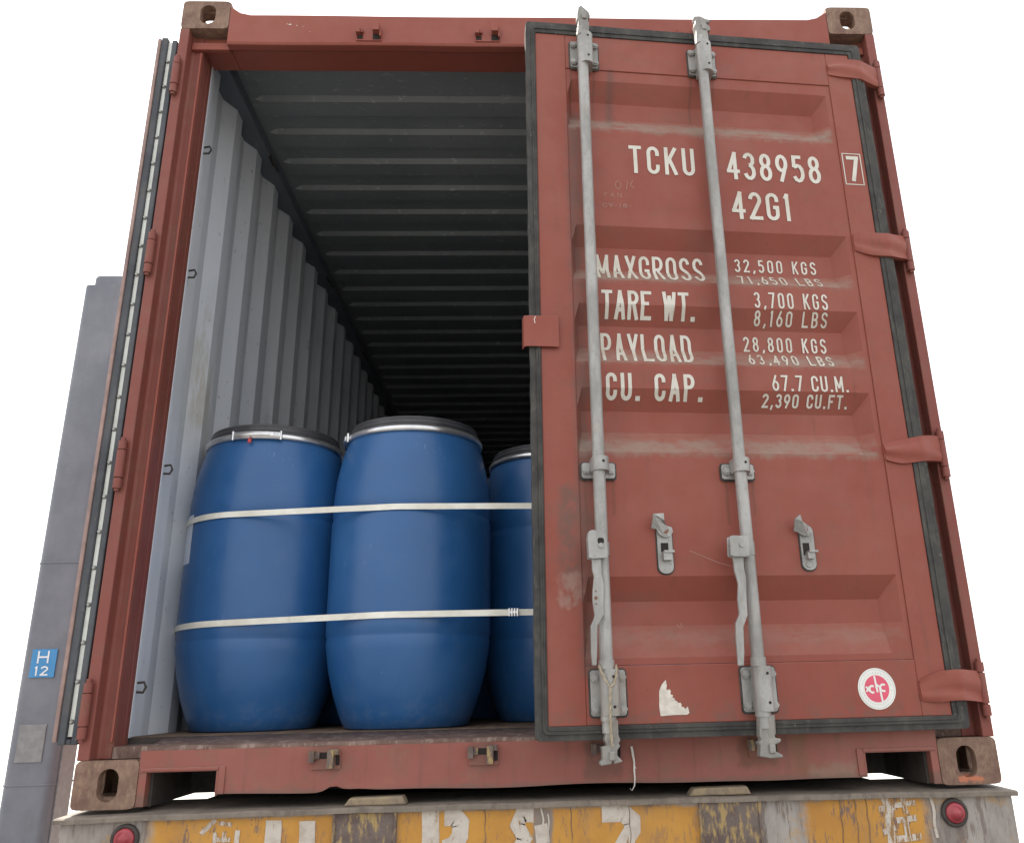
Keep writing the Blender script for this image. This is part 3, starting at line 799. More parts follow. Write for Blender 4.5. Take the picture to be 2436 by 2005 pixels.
# lock rods, brackets, cams -------------------------------------------
RY = -.044          # rod axis
ROD = [(-.990, -.992), (-.590, -.590)]
def bracket(x, z0, z1, sleeve_top, sleeve_bot, wide=.046, bolts4=True, yb=-.0045):
    b = MB()
    b.use('gasket').prism(rrect(x - wide - .0045, x + wide + .0045, z0 - .005, z1 + .004, .011), lambda a, c, t: (a, yb - t, c), .002)
    b.use('galv').prism(rrect(x - wide, x + wide, z0, z1, .008), lambda a, c, t: (a, yb - .002 - t, c), .006)
    # half sleeve over the rod
    n = 14; R1 = .0235; vs = []
    prof = [(x - R1 * 1.02, yb - .006), ] + [(x + R1 * math.cos(PI + PI * k / n), RY + R1 * math.sin(PI + PI * k / n)) for k in range(n + 1)] + [(x + R1 * 1.02, yb - .006)]
    b.prism(prof, lambda a, c, t: (a, c, sleeve_bot + t), sleeve_top - sleeve_bot)
    if bolts4: bl = [(x + sx * (wide - .010), z) for sx in (-1, 1) for z in (z0 + .016, z1 - .018)]
    else: bl = [(x + sx * (wide - .012), (z0 + z1) / 2) for sx in (-1, 1)]
    for bx, bz in bl:
        b.cyl((bx, yb - .006, bz), (bx, yb - .016, bz), .0115, 6); b.cyl((bx, yb - .014, bz), (bx, yb - .019, bz), .0066, 10)
    b.use('hole')
    hs = [sleeve_top - .018, sleeve_bot + .022] if bolts4 else [(sleeve_top + sleeve_bot) / 2 + .004]
    for hz_ in hs: b.cyl((x + .005, RY - R1 + .001, hz_), (x + .005, RY - R1 - .0006, hz_), .0038, 10)
    return b.build('rod_bracket', None, dr, .0012)
def outline(name, pts, y0, y1, mat, bevel=.003, parent=None):
    b = MB(); b.prism(pts, lambda a, c, t: (a, y0 + t, c), y1 - y0)
    return b.build(name, mat, parent or dr, bevel)
for i, (xt, xb) in enumerate(ROD):
    b = MB(); N_ = 40
    path = [(xt + (xb - xt) * k / N_, RY + .0008 * math.sin(k * .7 + i), 2.33 + (.16 - 2.33) * k / N_) for k in range(N_ + 1)]
    b.tube(path, .0172, 24)
    b.tube([(xt, RY, 2.312), (xt, RY, 2.298)], .0195, 20); b.tube([(xb, RY, .200), (xb, RY, .188)], .0200, 20)
    b.tube([(xb, RY, .335), (xb, RY, .312)], .0205, 20)
    b.build('lock_rod', 'galv', dr)
    bracket(xt + .010, 2.204, 2.306, 2.304, 2.186)
    bracket(xb + .008, .199, .311, .312, .200, .046)
    xm = (xt + xb) / 2 + (.004 if i == 0 else .004)
    bracket(xm, .820, .864, .872, .832, .047, False)
TC1 = [(-0.992, 2.417), (-0.983, 2.408), (-0.966, 2.39), (-0.962, 2.375), (-0.971, 2.362), (-0.967, 2.345), (-0.968, 2.315), (-0.968, 2.300), (-1.004, 2.300), (-1.003, 2.334), (-1.003, 2.354), (-1.007, 2.359), (-1.006, 2.386), (-1.002, 2.406)]
TC2 = [(-0.61, 2.406), (-0.586, 2.409), (-0.568, 2.399), (-0.55, 2.397), (-0.559, 2.385), (-0.57, 2.382), (-0.556, 2.368), (-0.555, 2.353), (-0.568, 2.349), (-0.569, 2.304), (-0.607, 2.304), (-0.606, 2.348), (-0.61, 2.37), (-0.605, 2.388)]
BC1 = [(-0.97, 0.19), (-0.971, 0.156), (-0.966, 0.142), (-0.972, 0.136), (-0.967, 0.130), (-0.975, 0.120), (-0.976, 0.108), (-0.962, 0.094), (-0.984, 0.088), (-0.988, 0.098), (-0.991, 0.089), (-1.018, 0.085), (-1.021, 0.095), (-1.013, 0.099), (-1.013, 0.117), (-1.014, 0.129), (-1.0, 0.132), (-1.007, 0.145), (-1.004, 0.157), (-1.004, 0.19)]
BC2 = [(-0.571, 0.19), (-0.57, 0.148), (-0.569, 0.138), (-0.552, 0.134), (-0.556, 0.126), (-0.573, 0.12), (-0.576, 0.108), (-0.553, 0.097), (-0.552, 0.090), (-0.585, 0.089), (-0.613, 0.094), (-0.609, 0.121), (-0.614, 0.127), (-0.605, 0.133), (-0.609, 0.142), (-0.605, 0.19)]
for nm, q in (('t', TC1), ('t', TC2), ('b', BC1), ('b', BC2)):
    cx = sum(p[0] for p in q) / len(q); zz = [p[1] for p in q]
    b = MB(); b.prism(q, lambda a, c, t: (a, RY - .013 + t, c), .026)
    # turned shank inside the forged claw
    if nm == 't': b.tube([(cx + 0.0, RY, 2.298), (cx, RY, 2.35), (cx, RY, 2.375)], .017, 16, radii=[.0185, .0175, .012])
    else: b.tube([(cx + .003, RY, .192), (cx + .003, RY, .150), (cx, RY, .125)], .017, 16, radii=[.0185, .0172, .010])
    b.box(cx - .006, cx + .010, RY - .021, RY + .018, (min(zz) + .012 if nm == 'b' else max(zz) - .060), (min(zz) + .034 if nm == 'b' else max(zz) - .034))
    b.build('locking_cam', 'cam', dr, .003)

# handles ----------------------------------------------------------------
H1 = [(-1.031, .66), (-1.022, .663), (-.991, .657), (-.985, .642), (-.984, .59), (-1.023, .588), (-1.034, .59), (-1.035, .643)]
A1 = [(-1.025, .590), (-1.025, .559), (-1.021, .543), (-1.026, .503), (-1.027, .479), (-1.023, .445), (-1.025, .436), (-1.034, .418), (-1.035, .353), (-1.033, .321), (-1.022, .321), (-1.019, .353), (-1.016, .418), (-.998, .445), (-.998, .475), (-.995, .518), (-1.0, .549), (-1.0, .590)]
H2 = [(-.651, .645), (-.644, .648), (-.604, .647), (-.598, .639), (-.600, .595), (-.608, .591), (-.643, .591), (-.653, .595)]
A2 = [(-.644, .595), (-.643, .556), (-.636, .521), (-.641, .481), (-.640, .443), (-.652, .419), (-.654, .388), (-.654, .313), (-.638, .313), (-.634, .346), (-.631, .409), (-.617, .440), (-.616, .480), (-.612, .534), (-.615, .563), (-.614, .595)]
for q, ar, px, first in ((H1, A1, -1.006, True), (H2, A2, -.624, False)):
    h = MB(); h.prism(ar, lambda a, c, t: (a, RY - .030 + .10 * max(0, (.45 - c)) * .25 + t, c), .009)
    # raised rib along the handle
    hn = h.build('door_handle', 'galv', dr, .0028)
    b = MB(); b.prism(q, lambda a, c, t: (a, RY - .040 + t, c), .004); b.prism([(p[0], p[1]) for p in q], lambda a, c, t: (a, RY - .016 + t, c), .004)
    mx = max(p[0] for p in q); mn = min(p[0] for p in q); mz = min(p[1] for p in q); Mz = max(p[1] for p in q)
    b.box(mx - .005, mx - .001, RY - .0385, RY - .0135, mz + .006, Mz - .008)
    b.cyl((px + .004, RY - .044, .622), (px + .004, RY - .010, .622), .0065, 12)
    if first:
        b.use('hole').prism(rrect(px - .004, px + .013, .626, .642, .006), lambda a, c, t: (a, RY - .0408 + t, c), .0006)
    o = b.build('handle_hub', None if first else 'galv', hn, .0012)
    if first:
        o.data.materials.clear(); o.data.materials.append(MAT['galv']); o.data.materials.append(MAT['hole'])
        for p in o.data.polygons: p.material_index = 1 if p.index >= len(o.data.polygons) - (24 + 2) else 0
        b = MB()
        for zz, r_ in ((.505, .0022), (.488, .0045), (.473, .0022)): b.cyl((-1.018, RY - .031, zz), (-1.018, RY - .0306, zz), r_, 12)
        b.build('handle_hole', 'pinrust', hn)
    # retaining sleeve that ties handle to the rod
    b = MB(); rx = -.991 if first else -.590; b.tube([(rx, RY, .600), (rx, RY, .636)], .0195, 18)
    b.build('handle_sleeve', 'galv', hn)

# handle retainers ---------------------------------------------------------
def retainer(x0, x1, z0, z1, latch, pin, win, lug, ledge, bolt):
    w_ = (x1 - x0) / 2 - .001
    b = MB(); b.use('gasket').prism(rrect(x0 - .003, x1 + .003, z0 - .003, z1 + .001, w_, 8), lambda a, c, t: (a, -.0005 - t, c), .002)
    b.use('galv').prism(rrect(x0, x1, z0, z1, w_ - .001, 8), lambda a, c, t: (a, -.0025 - t, c), .005)
    b.use('hole').prism(rrect(*win, .001, 2), lambda a, c, t: (a, -.0078 - t, c), .0006)
    b.use('galv').box(lug[0], lug[1], -.026, -.006, lug[2], lug[3]); b.box(ledge[0], ledge[1], -.030, -.006, ledge[2], ledge[3])
    if bolt: b.cyl((bolt[0], -.006, bolt[1]), (bolt[0], -.0105, bolt[1]), .0075, 14)
    r = b.build('handle_retainer', None, dr, .0014)
    b = MB().use('galv'); b.prism(latch, lambda a, c, t: (a, -.014 - (.030 if c > pin[1] + .018 else 0) * .6 - t, c), .005)
    b.cyl((pin[0], -.006, pin[1]), (pin[0], -.021, pin[1]), .0115, 16)
    b.use('pinrust').cyl((pin[0], -.021, pin[1]), (pin[0], -.0225, pin[1]), .0078, 14)
    b.build('retainer_latch', None, r, .0012)
retainer(-.831, -.789, .558, .688, [(-0.845, 0.716), (-0.815, 0.718), (-0.815, 0.699), (-0.807, 0.688), (-0.79, 0.682), (-0.788, 0.669), (-0.799, 0.656), (-0.812, 0.654), (-0.827, 0.663), (-0.834, 0.677), (-0.849, 0.679), (-0.847, 0.702)],
         (-.809, .672), (-.822, -.801, .616, .641), (-.820, -.796, .592, .614), (-.818, -.790, .612, .618), None)
retainer(-.422, -.382, .565, .690, [(-0.443, 0.703), (-0.426, 0.715), (-0.422, 0.696), (-0.399, 0.688), (-0.389, 0.669), (-0.402, 0.657), (-0.418, 0.66), (-0.433, 0.669), (-0.443, 0.671)],
         (-.410, .676), (-.417, -.398, .606, .640), (-.412, -.392, .594, .612), (-.408, -.383, .611, .617), (-.405, .580))

# overlap plate at mid height -------------------------------------------------
b = MB()
pl = [(-1.193, .012), (-1.190, -.014), (-1.172, -.0175), (-1.110, -.0175), (-1.088, -.0165), (-1.086, -.0125), (-1.110, -.0135), (-1.170, -.0135), (-1.186, -.011), (-1.189, .012)]
b.prism(pl, lambda a, c, t: (a, c, 1.209 + t), .097)
op = b.build('overlap_plate', 'red', dr, .0015)
b = MB(); f = lambda a, c: (a, -.0178, c); ribbon(b, [(-1.158, 1.281), (-1.160, 1.294), (-1.156, 1.303)], .0012, f); b.build('paint_scratch', 'letter', op)

# markings --------------------------------------------------------------------
def dsurf(a, c, o=0.0): return (a, depth(a, c) - .0013 - o, c)
def mark(s, xl, xr, z0, cap, t, **k):
    text(None, s, -xl, -xr, z0, cap, t, dsurf, each=lambda b: b.build('painted_character', 'letter', dr), **k)
mark('TCKU', .846, .632, 1.819, .102, .0122)
mark('438958', .526, .208, 1.815, .103, .0125, gap=.33)
mark('42G1', .522, .324, 1.670, .100, .0125, gap=.33)
b = MB(); text(b, '7', -.114, -.072, 1.829, .096, .0135, lambda a, c, o=0: (a, FR - .0012 - o, c))
f = lambda a, c: (a, (FR if a > -.134 else 0) - .0012, c)
ribbon(b, [(-.126, 1.817), (-.126, 1.934), (-.064, 1.934), (-.064, 1.817), (-.126, 1.817)], .0016, f); b.build('painted_marking', 'letter', dr)
mark('MAXGROSS', .962, .622, 1.449, .094, .0098, gap=.28)
mark('TARE WT.', .955, .666, 1.320, .085, .0108, gap=.20)
mark('PAYLOAD', .957, .680, 1.179, .100, .0100, gap=.26)
mark('CU. CAP.', .953, .664, 1.060, .079, .0108, gap=.34)
mark('32,500 KGS', .519, .250, 1.501, .045, .0054, gap=.55)
mark('71,650 LBS', .518, .247, 1.443, .042, .0052, gap=.55)
mark('3,700 KGS', .481, .244, 1.362, .053, .0058, gap=.5)
mark('8,160 LBS', .480, .245, 1.313, .042, .0056, gap=.5)
mark('28,800 KGS', .515, .250, 1.231, .049, .0056, gap=.55)
mark('63,490 LBS', .512, .245, 1.177, .041, .0054, gap=.55)
mark('67.7 CU.M.', .452, .214, 1.093, .050, .0060, gap=.34)
mark('2,390 CU.FT.', .482, .216, 1.048, .037, .0058, gap=.34)
# chalked inspection scribble
b = MB()
sf = lambda a, c: dsurf(a, c, .0)
ribbon(b, A(-.886, 1.772, .009, .014, 60, 400, 14), .0007, sf); ribbon(b, [(-.860, 1.757), (-.856, 1.789)], .0007, sf); ribbon(b, [(-.838, 1.791), (-.847, 1.776), (-.836, 1.763)], .0007, sf)
ribbon(b, [(-.922, 1.742), (-.931, 1.741), (-.930, 1.727)], .0006, sf); ribbon(b, [(-.930, 1.735), (-.923, 1.735)], .0006, sf)
ribbon(b, [(-.912, 1.727), (-.906, 1.741), (-.899, 1.727)], .0006, sf); ribbon(b, [(-.910, 1.733), (-.901, 1.733)], .0006, sf)
ribbon(b, [(-.889, 1.727), (-.889, 1.742), (-.878, 1.728), (-.878, 1.743)], .0006, sf)
text(b, '09-18-', -.938, -.848, 1.690, .014, .0013, dsurf)
b.build('chalk_marking', 'scratch', dr)
# small scratches, chips of bare paint
b = MB()
for x, z, dx, dz in ((-.335, 2.245, .003, .007), (-.78, .427, .008, -.01), (-.77, .43, .004, -.012), (-.74, .62, .16, -.055), (-.60, .57, .003, .012)):
    ribbon(b, [(x, z), (x + dx * .5, z + dz * .6), (x + dx, z + dz)], .0006, sf)
b.build('paint_scratch', 'scratch', dr)

# torn paper sticker
TORN = [(-0.83, 0.284), (-0.828, 0.269), (-0.83, 0.26), (-0.826, 0.258), (-0.823, 0.261), (-0.818, 0.256), (-0.820, 0.250), (-0.818, 0.247), (-0.813, 0.246), (-0.815, 0.240), (-0.809, 0.237), (-0.810, 0.233), (-0.806, 0.232), (-0.800, 0.226), (-0.795, 0.227), (-0.792, 0.222), (-0.793, 0.217), (-0.787, 0.216), (-0.783, 0.211), (-0.776, 0.217), (-0.774, 0.209), (-0.773, 0.201), (-0.779, 0.197), (-0.815, 0.197), (-0.849, 0.195), (-0.851, 0.213), (-0.851, 0.225), (-0.849, 0.257), (-0.841, 0.273)]
b = MB(); b.prism(TORN, lambda a, c, t: (a, FR + .0004 - .0006 - t, c), .0008); b.build('torn_sticker', 'paper', dr)
# round company sticker
cx, cz, R0 = -.2535, .249, .053
st = MB().use('sticker')
def disc(b, r, y, n=48): b.prism([(cx + r * math.cos(2 * PI * k / n), cz + r * math.sin(2 * PI * k / n)) for k in range(n)], lambda a, c, t: (a, y - t, c), .0004)
disc(st, R0, -.0042)
st.use('ring'); f = lambda a, c: (a, -.0049, c)
ribbon(st, [(cx + .0490 * math.cos(2 * PI * k / 48), cz + .0490 * math.sin(2 * PI * k / 48)) for k in range(49)], .0005, f)
rr = random.Random(4)
for k in range(34):       # the ring of tiny print, too small to read
    a = 2 * PI * k / 34 + .05
    if 2.9 < a % (2 * PI) < 3.3 or a % (2 * PI) < .2: continue
    c_, s_ = math.cos(a), math.sin(a); l = rr.uniform(.0012, .0022)
    ribbon(st, [(cx + c_ * (.0410 - l), cz + s_ * (.0410 - l)), (cx + c_ * (.0410 + l), cz + s_ * (.0410 + l))], .0008, f)
st.use('pink'); disc(st, .0345, -.0047)
st.use('sticker')
class _K: n = 0
def f(a, c): return (a, -.0052 - _K.n * .00015, c)
_rib = ribbon
def ribbon(*a, **k):
    _K.n += 1; _rib(*a, **k)
t_ = .0026
ribbon(st, [(cx - .0035, cz + .0330), (cx + .0005, cz - .009)], t_, f)          # tall h ascender
ribbon(st, [(cx - .003, cz + .002), (cx + .002, cz + .0085), (cx + .0075, cz + .005), (cx + .0115, cz - .0335)], t_, f)
ribbon(st, [(cx - .0060 + .0075 * (math.cos(math.radians(a)) - 1), cz - .001 + .0085 * math.sin(math.radians(a))) for a in range(50, 320, 18)], t_, f)
ribbon(st, [(cx + .0265 + .0085 * (math.cos(math.radians(a)) - 1), cz + .002 + .0085 * math.sin(math.radians(a))) for a in range(50, 320, 18)], t_, f)
ribbon(st, [(cx - .031, cz + .006), (cx - .0205, cz - .007)], t_ * .9, f); ribbon(st, [(cx - .0205, cz + .006), (cx - .031, cz - .007)], t_ * .9, f)
st.build('round_sticker', None, dr)
ribbon = _rib

# ------------------------------------------------------------------ LEFT DOOR, swung right round against the side
MAT['leaf'] = simple('glare_pale_edge', (.30, .20, .175), .55, 0, .25, 9)  # glare on the door edge, put into a paler pink colour
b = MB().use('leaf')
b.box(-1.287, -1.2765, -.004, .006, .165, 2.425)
b.use('post').box(-1.2868, -1.2767, .0061, 1.16, .165, 2.425)
b.box(-1.2750, -1.2685, .012, .10, .165, 2.385)
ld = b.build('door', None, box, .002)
ld['label'] = 'left door swung fully back along the container side, seen edge on'
b = MB(); b.box(-1.2763, -1.2560, .000, .030, .158, 2.432); b.box(-1.2420, -1.2255, .004, .030, .158, 2.425)
b.box(-1.2558, -1.2422, .0045, .030, .158, .172)
b.build('gasket', 'gasket_side', ld, .003)
b = MB().use('steelring')
MAT['trim'] = simple("trim_gap_light", (.62, .63, .58), .5, .2, .1, 14)  # retaining strip, its bright colour also standing in for daylight through the gap
b = MB().use('trim'); b.box(-1.2550, -1.2430, .010, .014, .178, 2.42)
tr = b.build('trim_strip', None, ld)
for k in range(22):
    z = .215 + k * .101
    b = MB(); b.tube([(-1.249, .0095, z), (-1.249, .003, z)], .0058, 10, radii=[.0068, .004]); b.build('rivet', 'galv', ld)
b = MB(); b.box(-1.2252, -1.2192, .02, .05, .17, 2.38); b.build('hinge_edge', 'post', ld)
# outward ribs of the open door, seen only from the side
for k in range(5):
    z = .45 + k * .42
    MB().box(-1.300, -1.2872, .10, 1.08, z, z + .10).build('door_rib', 'red', ld, .008)

# ================================================================== DRUMS
RD, HD = .258, .940
def make_drum():
    r = empty('plastic_drum', (0, 0, 0))
    pr = [(0, .004), (.165, .004), (.180, .0), (.190, .006), (.205, .040), (.226, .100), (.243, .165), (.2520, .222), (.2562, .252), (.2545, .260), (.2542, .266), (.2570, .273), (RD, .295),
          (RD, .50), (RD, .615), (.2572, .626), (.2540, .634), (.2538, .640), (.2572, .649), (.2560, .690), (.250, .76), (.2415, .81), (.231, .856), (.222, .885), (.2195, .893), (.2195, .90)]
    b = MB(); b.lathe(pr, 96); b.build('drum_body', 'blue', r)
    b = MB(); b.lathe([(.220, .899), (.2205, .909), (.2150, .911), (.2145, .9175), (.2175, .9195), (.2170, .9260), (.2115, .928), (.2110, .934), (.2135, .936), (.2120, .941), (.204, .944), (.197, .940), (.193, .926), (0, .926)], 96)
    b.build('drum_lid', 'lid', r)
    b = MB(); b.lathe([(.2200, .889), (.2275, .889), (.2300, .895), (.2300, .903), (.2265, .908), (.2200, .908)], 96); b.build('clamp_ring', 'steelring', r)
    return r
def lever(r, ang, tagged):
    b = MB(); n = 14; a0 = ang - .34; a1 = ang + .34
    b.lathe([(.2305, .887), (.2350, .888), (.2350, .9115), (.2305, .9125), (.2305, .887)], n, a0=a0, a1=a1)
    b.lathe([(.2355, .8955), (.2375, .8965), (.2375, .9035), (.2355, .9045), (.2355, .8955)], n, a0=a0 + .08, a1=a1 - .15)
    for a in (a0, a1):
        b.cyl((.233 * math.cos(a), .233 * math.sin(a), .885), (.233 * math.cos(a), .233 * math.sin(a), .914), .0045, 10)
    for a in (a1 - .09, a1 - .05):
        b.cyl((.2365 * math.cos(a), .2365 * math.sin(a), .893), (.2365 * math.cos(a), .2365 * math.sin(a), .907), .0026, 8)
    lv = b.build('clamp_lever', 'steelring', r)
    if tagged:
        a = ang - .07; b = MB(); x, y = .2365 * math.cos(a), .2365 * math.sin(a)
        b.box(x - .005, x + .005, y - .004, y + .002, .872, .884); b.tube([(x, y, .884), (x, y - .003, .893)], .0012, 6); b.build('seal_tag', 'tag', lv)
GRP = 'blue drums loaded in the container'
drum = make_drum()
SPOTS = [(-.920, .492, .1675, 'blue drum by the left wall, red tagged clamp lever and white side label'),
         (-.420, .380, .1675, 'blue drum in the middle of the opening, standing foremost between two others'),
         (.050, .705, .1675, 'blue drum partly hidden behind the edge of the right door'),
         (.530, .395, .1675, 'blue drum wholly behind the right door'),
         (-.660, .945, .1675, 'blue drum in the second row behind the gap of the two left drums'),
         (-.130, 1.215, .1675, 'blue drum in the second row behind the middle drum'),
         (.560, .935, .1675, 'blue drum in the second row on the right side')]
drums = []
for i, (x, y, z, lb) in enumerate(SPOTS):
    o = drum if i == 0 else copy_tree(drum)
    o.location = (x, y, z); o.rotation_euler = (0, 0, i * 1.3 if i > 1 else 0); tag(o, lb, 'drum', GRP); drums.append(o)
drums[0].scale = (1, 1, 1.014)
lever(drums[0], math.radians(-90), True)
lever(drums[1], math.radians(190), False)
b = MB(); b.lathe([(RD + .0006, .500), (RD + .0006, .655)], 16, a0=math.radians(152), a1=math.radians(222)); 
so_ = b.build('paper_label', 'label', drums[0])

# straps -------------------------------------------------------------------
def strap(z_list, name, label, buckle=None):
    """z_list: heights at d1 left, d1 front, d2 front, right"""
    R_ = RD + .0022; (x1, y1), (x2, y2), (x4, y4) = [(s[0], s[1]) for s in (SPOTS[0], SPOTS[1], SPOTS[3])]
    pts = [(-1.172, y1 + .14, z_list[0])]
    n = 14; a0, a1 = math.radians(190), math.radians(257.6)
    for k in range(n + 1):
        a = a0 + (a1 - a0) * k / n; pts.append((x1 + R_ * math.cos(a), y1 + R_ * math.sin(a), z_list[0] + (z_list[1] - z_list[0]) * k / n))
    for k in range(5):
        a = math.radians(257.6 + 12.4 * k / 4); pts.append((x2 + R_ * math.cos(a), y2 + R_ * math.sin(a), z_list[2]))
    for k in range(9):
        a = math.radians(271 + 75 * k / 8); pts.append((x4 + R_ * math.cos(a), y4 + R_ * math.sin(a), z_list[3]))
    pts.append((1.172, y4 + .1, z_list[3] - .01))
    P = [Vector(p) for p in pts]; Q = []
    for a, c in zip(P, P[1:]):
        k = max(1, int((c - a).length / .03)); Q += [a + (c - a) * t / k for t in range(k)]
    Q.append(P[-1]); vs = []; hw = .0090
    for i, p in enumerate(Q):
        d = (Q[min(i + 1, len(Q) - 1)] - Q[max(i - 1, 0)]); nrm = Vector((d.y, -d.x, 0)).normalized(); tw = .0016 * math.sin(i * .9)
        up = Vector((0, 0, 1)) * hw
        for sg, th in ((-1, 0), (1, 0), (1, 1), (-1, 1)): vs.append(p + up * sg + nrm * (.0016 * th + tw * sg * .3 + .0004))
    m = len(Q); b = MB()
    b.add(vs, [(i * 4 + k, i * 4 + (k + 1) % 4, (i + 1) * 4 + (k + 1) % 4, (i + 1) * 4 + k) for i in range(m - 1) for k in range(4)] + [(0, 1, 2, 3), (4 * m - 4, 4 * m - 3, 4 * m - 2, 4 * m - 1)], False)
    root = empty(name, (0, 0, 0)); tag(root, label, 'strap', 'cream lashing straps round the drums')
    b.build('webbing', 'strap', root)
    if buckle:
        x, y, z = buckle; b = MB()
        for dx in (-.012, -.004, .004, .012): b.box(x + dx - .0022, x + dx + .0022, y - .006, y + .001, z - .0115, z + .0115)
        b.box(x - .015, x + .015, y - .004, y + .0, z - .003, z + .003); b.build('buckle', 'steelring', root, .0008)
    return root
strap([.808, .812, .804, .797], 'lashing_strap', 'upper cream strap drawn tight across the shoulders of the blue drums')
strap([.474, .480, .485, .484], 'lashing_strap', 'lower cream strap with small wire buckle across the blue drums', (-.085, .119, .4845))

# ================================================================== CHASSIS
ch = empty('trailer_chassis', (0, 0, 0)); tag(ch, 'worn yellow painted end beam of the trailer under the container', 'trailer')
b = MB(); b.box(-1.222, 1.222, -.030, -.018, -.42, -.017); b.build('end_plate', 'bumper', ch, .003)
n = 60
b = MB(); zf = lambda x, y: -.0045 - .006 * (abs(x) / 1.22) ** 3 + .0008 * math.sin(x * 23) - .002 * (y < -.03)
vs = []
for k in range(n + 1):
    x = -1.232 + 2.464 * k / n; yf = -.046 + .0012 * math.sin(x * 17)
    vs += [(x, yf, zf(x, yf) - .013), (x, yf, zf(x, yf) - .003), (x, yf + .004, zf(x, yf)), (x, .26, -.006), (x, .26, -.018)]
b.add(vs, [(i * 5 + k, i * 5 + (k + 1) % 5, (i + 1) * 5 + (k + 1) % 5, (i + 1) * 5 + k) for i in range(n) for k in range(5)] + [(0, 1, 2, 3, 4), tuple(n * 5 + q for q in range(5))], False)
b.build('top_flange', 'beamtop', ch)
MB().box(-.985, .985, .2605, 2.2, -.030, -.012).build('deck_plate', 'dark', ch)
MB().box(-1.21, 1.21, .24, .252, -.42, -.019).build('back_plate', 'dark', ch)
for s_ in (-1, 1):
    b = MB(); b.box(s_ * .46 - .07, s_ * .46 + .07, .2525, 11.8, -.40, -.385); b.box(s_ * .46 - .07, s_ * .46 + .07, .2525, 11.8, -.045, -.03); b.box(s_ * .46 - .006, s_ * .46 + .006, .2525, 11.8, -.385, -.045)
    b.build('main_rail', 'rust', ch)
for x0, x1 in ((-.543, -.382), (.390, .552)):
    b = MB(); b.box(x0, x1, -.038, -.0305, -.41, -.020); b.box(x0, x0 + .008, -.043, -.0385, -.41, -.020); b.box(x1 - .008, x1, -.043, -.0385, -.41, -.020)
    b.build('wear_block', 'rust', ch, .003)
MAT['tab'] = rusty("worn_yellow_tab", (.20, .16, .12), (.34, .26, .15), (.12, .08, .06), 14, .4)
for x0, x1 in ((-.522, -.366), (.372, .532)):
    b = MB(); b.prism([(x0, -.006), (x0 + .014, .012), (x1 - .006, .014), (x1 + .004, -.006)], lambda a, c, t: (a, -.018 + t, c), .05)
    b.build('support_pad', 'tab', ch, .003)
for x, z in ((-1.056, -.064), (1.060, -.062)):
    b = MB(); b.lathe([(.0350, 0), (.0350, .006), (.032, .010), (.0265, .010), (.0252, .006)], 32)
    vs = [(x + p[0], -.0302 - p[2], z + p[1]) for p in b.v]; b.v = vs
    o = b.build('tail_lamp', 'dark', ch)
    b = MB(); b.lathe([(.0256, .004), (.0250, .011), (.021, .015), (.0180, .0150), (.0178, .0162), (.012, .0178), (.0118, .0190), (.0005, .0205)], 32)
    b.v = [(x + p[0], -.0302 - p[2], z + p[1]) for p in b.v]; b.build('lamp_lens', 'lens', o)
# stencilled characters
cf = lambda a, c: (a, -.0312, c)
def sten(strokes, w_, mt='stencil'):
    b = MB()
    for i, (pts, ww) in enumerate([(s, w_) if not isinstance(s, tuple) else s for s in strokes]):
        ribbon(b, pts, ww / 2, (lambda a, c, i=i: (a + .0009 * math.sin(c * 60 + a * 20), -.0310 - .00012 * i, c + .0006 * math.sin(a * 60))), .008)
    return b.build('stencil_lettering', mt, ch)
sten([[(-.692, -.032), (-.692, -.170), (-.675, -.196), (-.630, -.196), (-.607, -.170), (-.607, -.036)]], .040)                         # U
sten([[(-.297, -.019), (-.297, -.21)], ([(-.262, -.036), (-.235, -.036), (-.220, -.052), (-.222, -.080), (-.236, -.100), (-.262, -.110)], .042), ([(-.250, -.116), (-.215, -.21)], .04)], .044)   # R
sten([[(-.035, -.038), (-.066, -.036), (-.078, -.060), (-.058, -.092), (-.082, -.130), (-.075, -.180), (-.04, -.190)], [(-.018, -.060), (-.012, -.10), (-.012, -.16), (-.035, -.190)]], .034)     # 8
sten([([(.140, -.040), (.195, -.038), (.217, -.058), (.217, -.080), (.190, -.118), (.150, -.19), (.225, -.195)], .042)], .042)           # 2
sten([([(-.870, -.058), (-.838, -.026)], .012), ([(-.830, -.034), (-.796, -.040)], .010), ([(-.780, -.052), (-.780, -.12)], .012), ([(-.835, -.056), (-.835, -.11)], .010), ([(-.812, -.054), (-.812, -.11)], .009), ([(-.838, -.072), (-.796, -.074)], .010), ([(-.838, -.094), (-.796, -.096)], .010)], .01, 'stencil_worn')
sten([([(.880, -.020), (.890, -.052), (.884, -.075), (.888, -.110), (.882, -.16)], .020), ([(.862, -.050), (.905, -.044)], .014), ([(.868, -.104), (.900, -.092)], .014),
      ([(.905, -.040), (.962, -.036)], .013), ([(.930, -.020), (.932, -.062)], .013), ([(.905, -.076), (.958, -.072)], .014), ([(.928, -.080), (.930, -.112)], .014), ([(.900, -.120), (.965, -.116)], .016)], .014, 'stencil_worn')
# weld line and drips
for x in (-.16, .06, .21, .76, .80, .83):
    b = MB(); ribbon(b, [(x, -.022), (x + .002, -.08), (x - .001, -.16)], .0009, lambda a, c: (a + .0012 * math.sin(c * 120), -.0318, c)); b.build('scratch_line', 'rust', ch)
for x, z0, z1, wd in ((-.014, -.022, -.075, .0022), (.001, -.036, -.11, .0016), (1.004, -.018, -.12, .004)):
    b = MB(); ribbon(b, [(x, z0), (x + .002, (z0 + z1) / 2), (x, z1)], wd, lambda a, c: (a + .002 * math.sin(c * 90), -.0322, c)); b.build('paint_drip', 'stencil', ch)

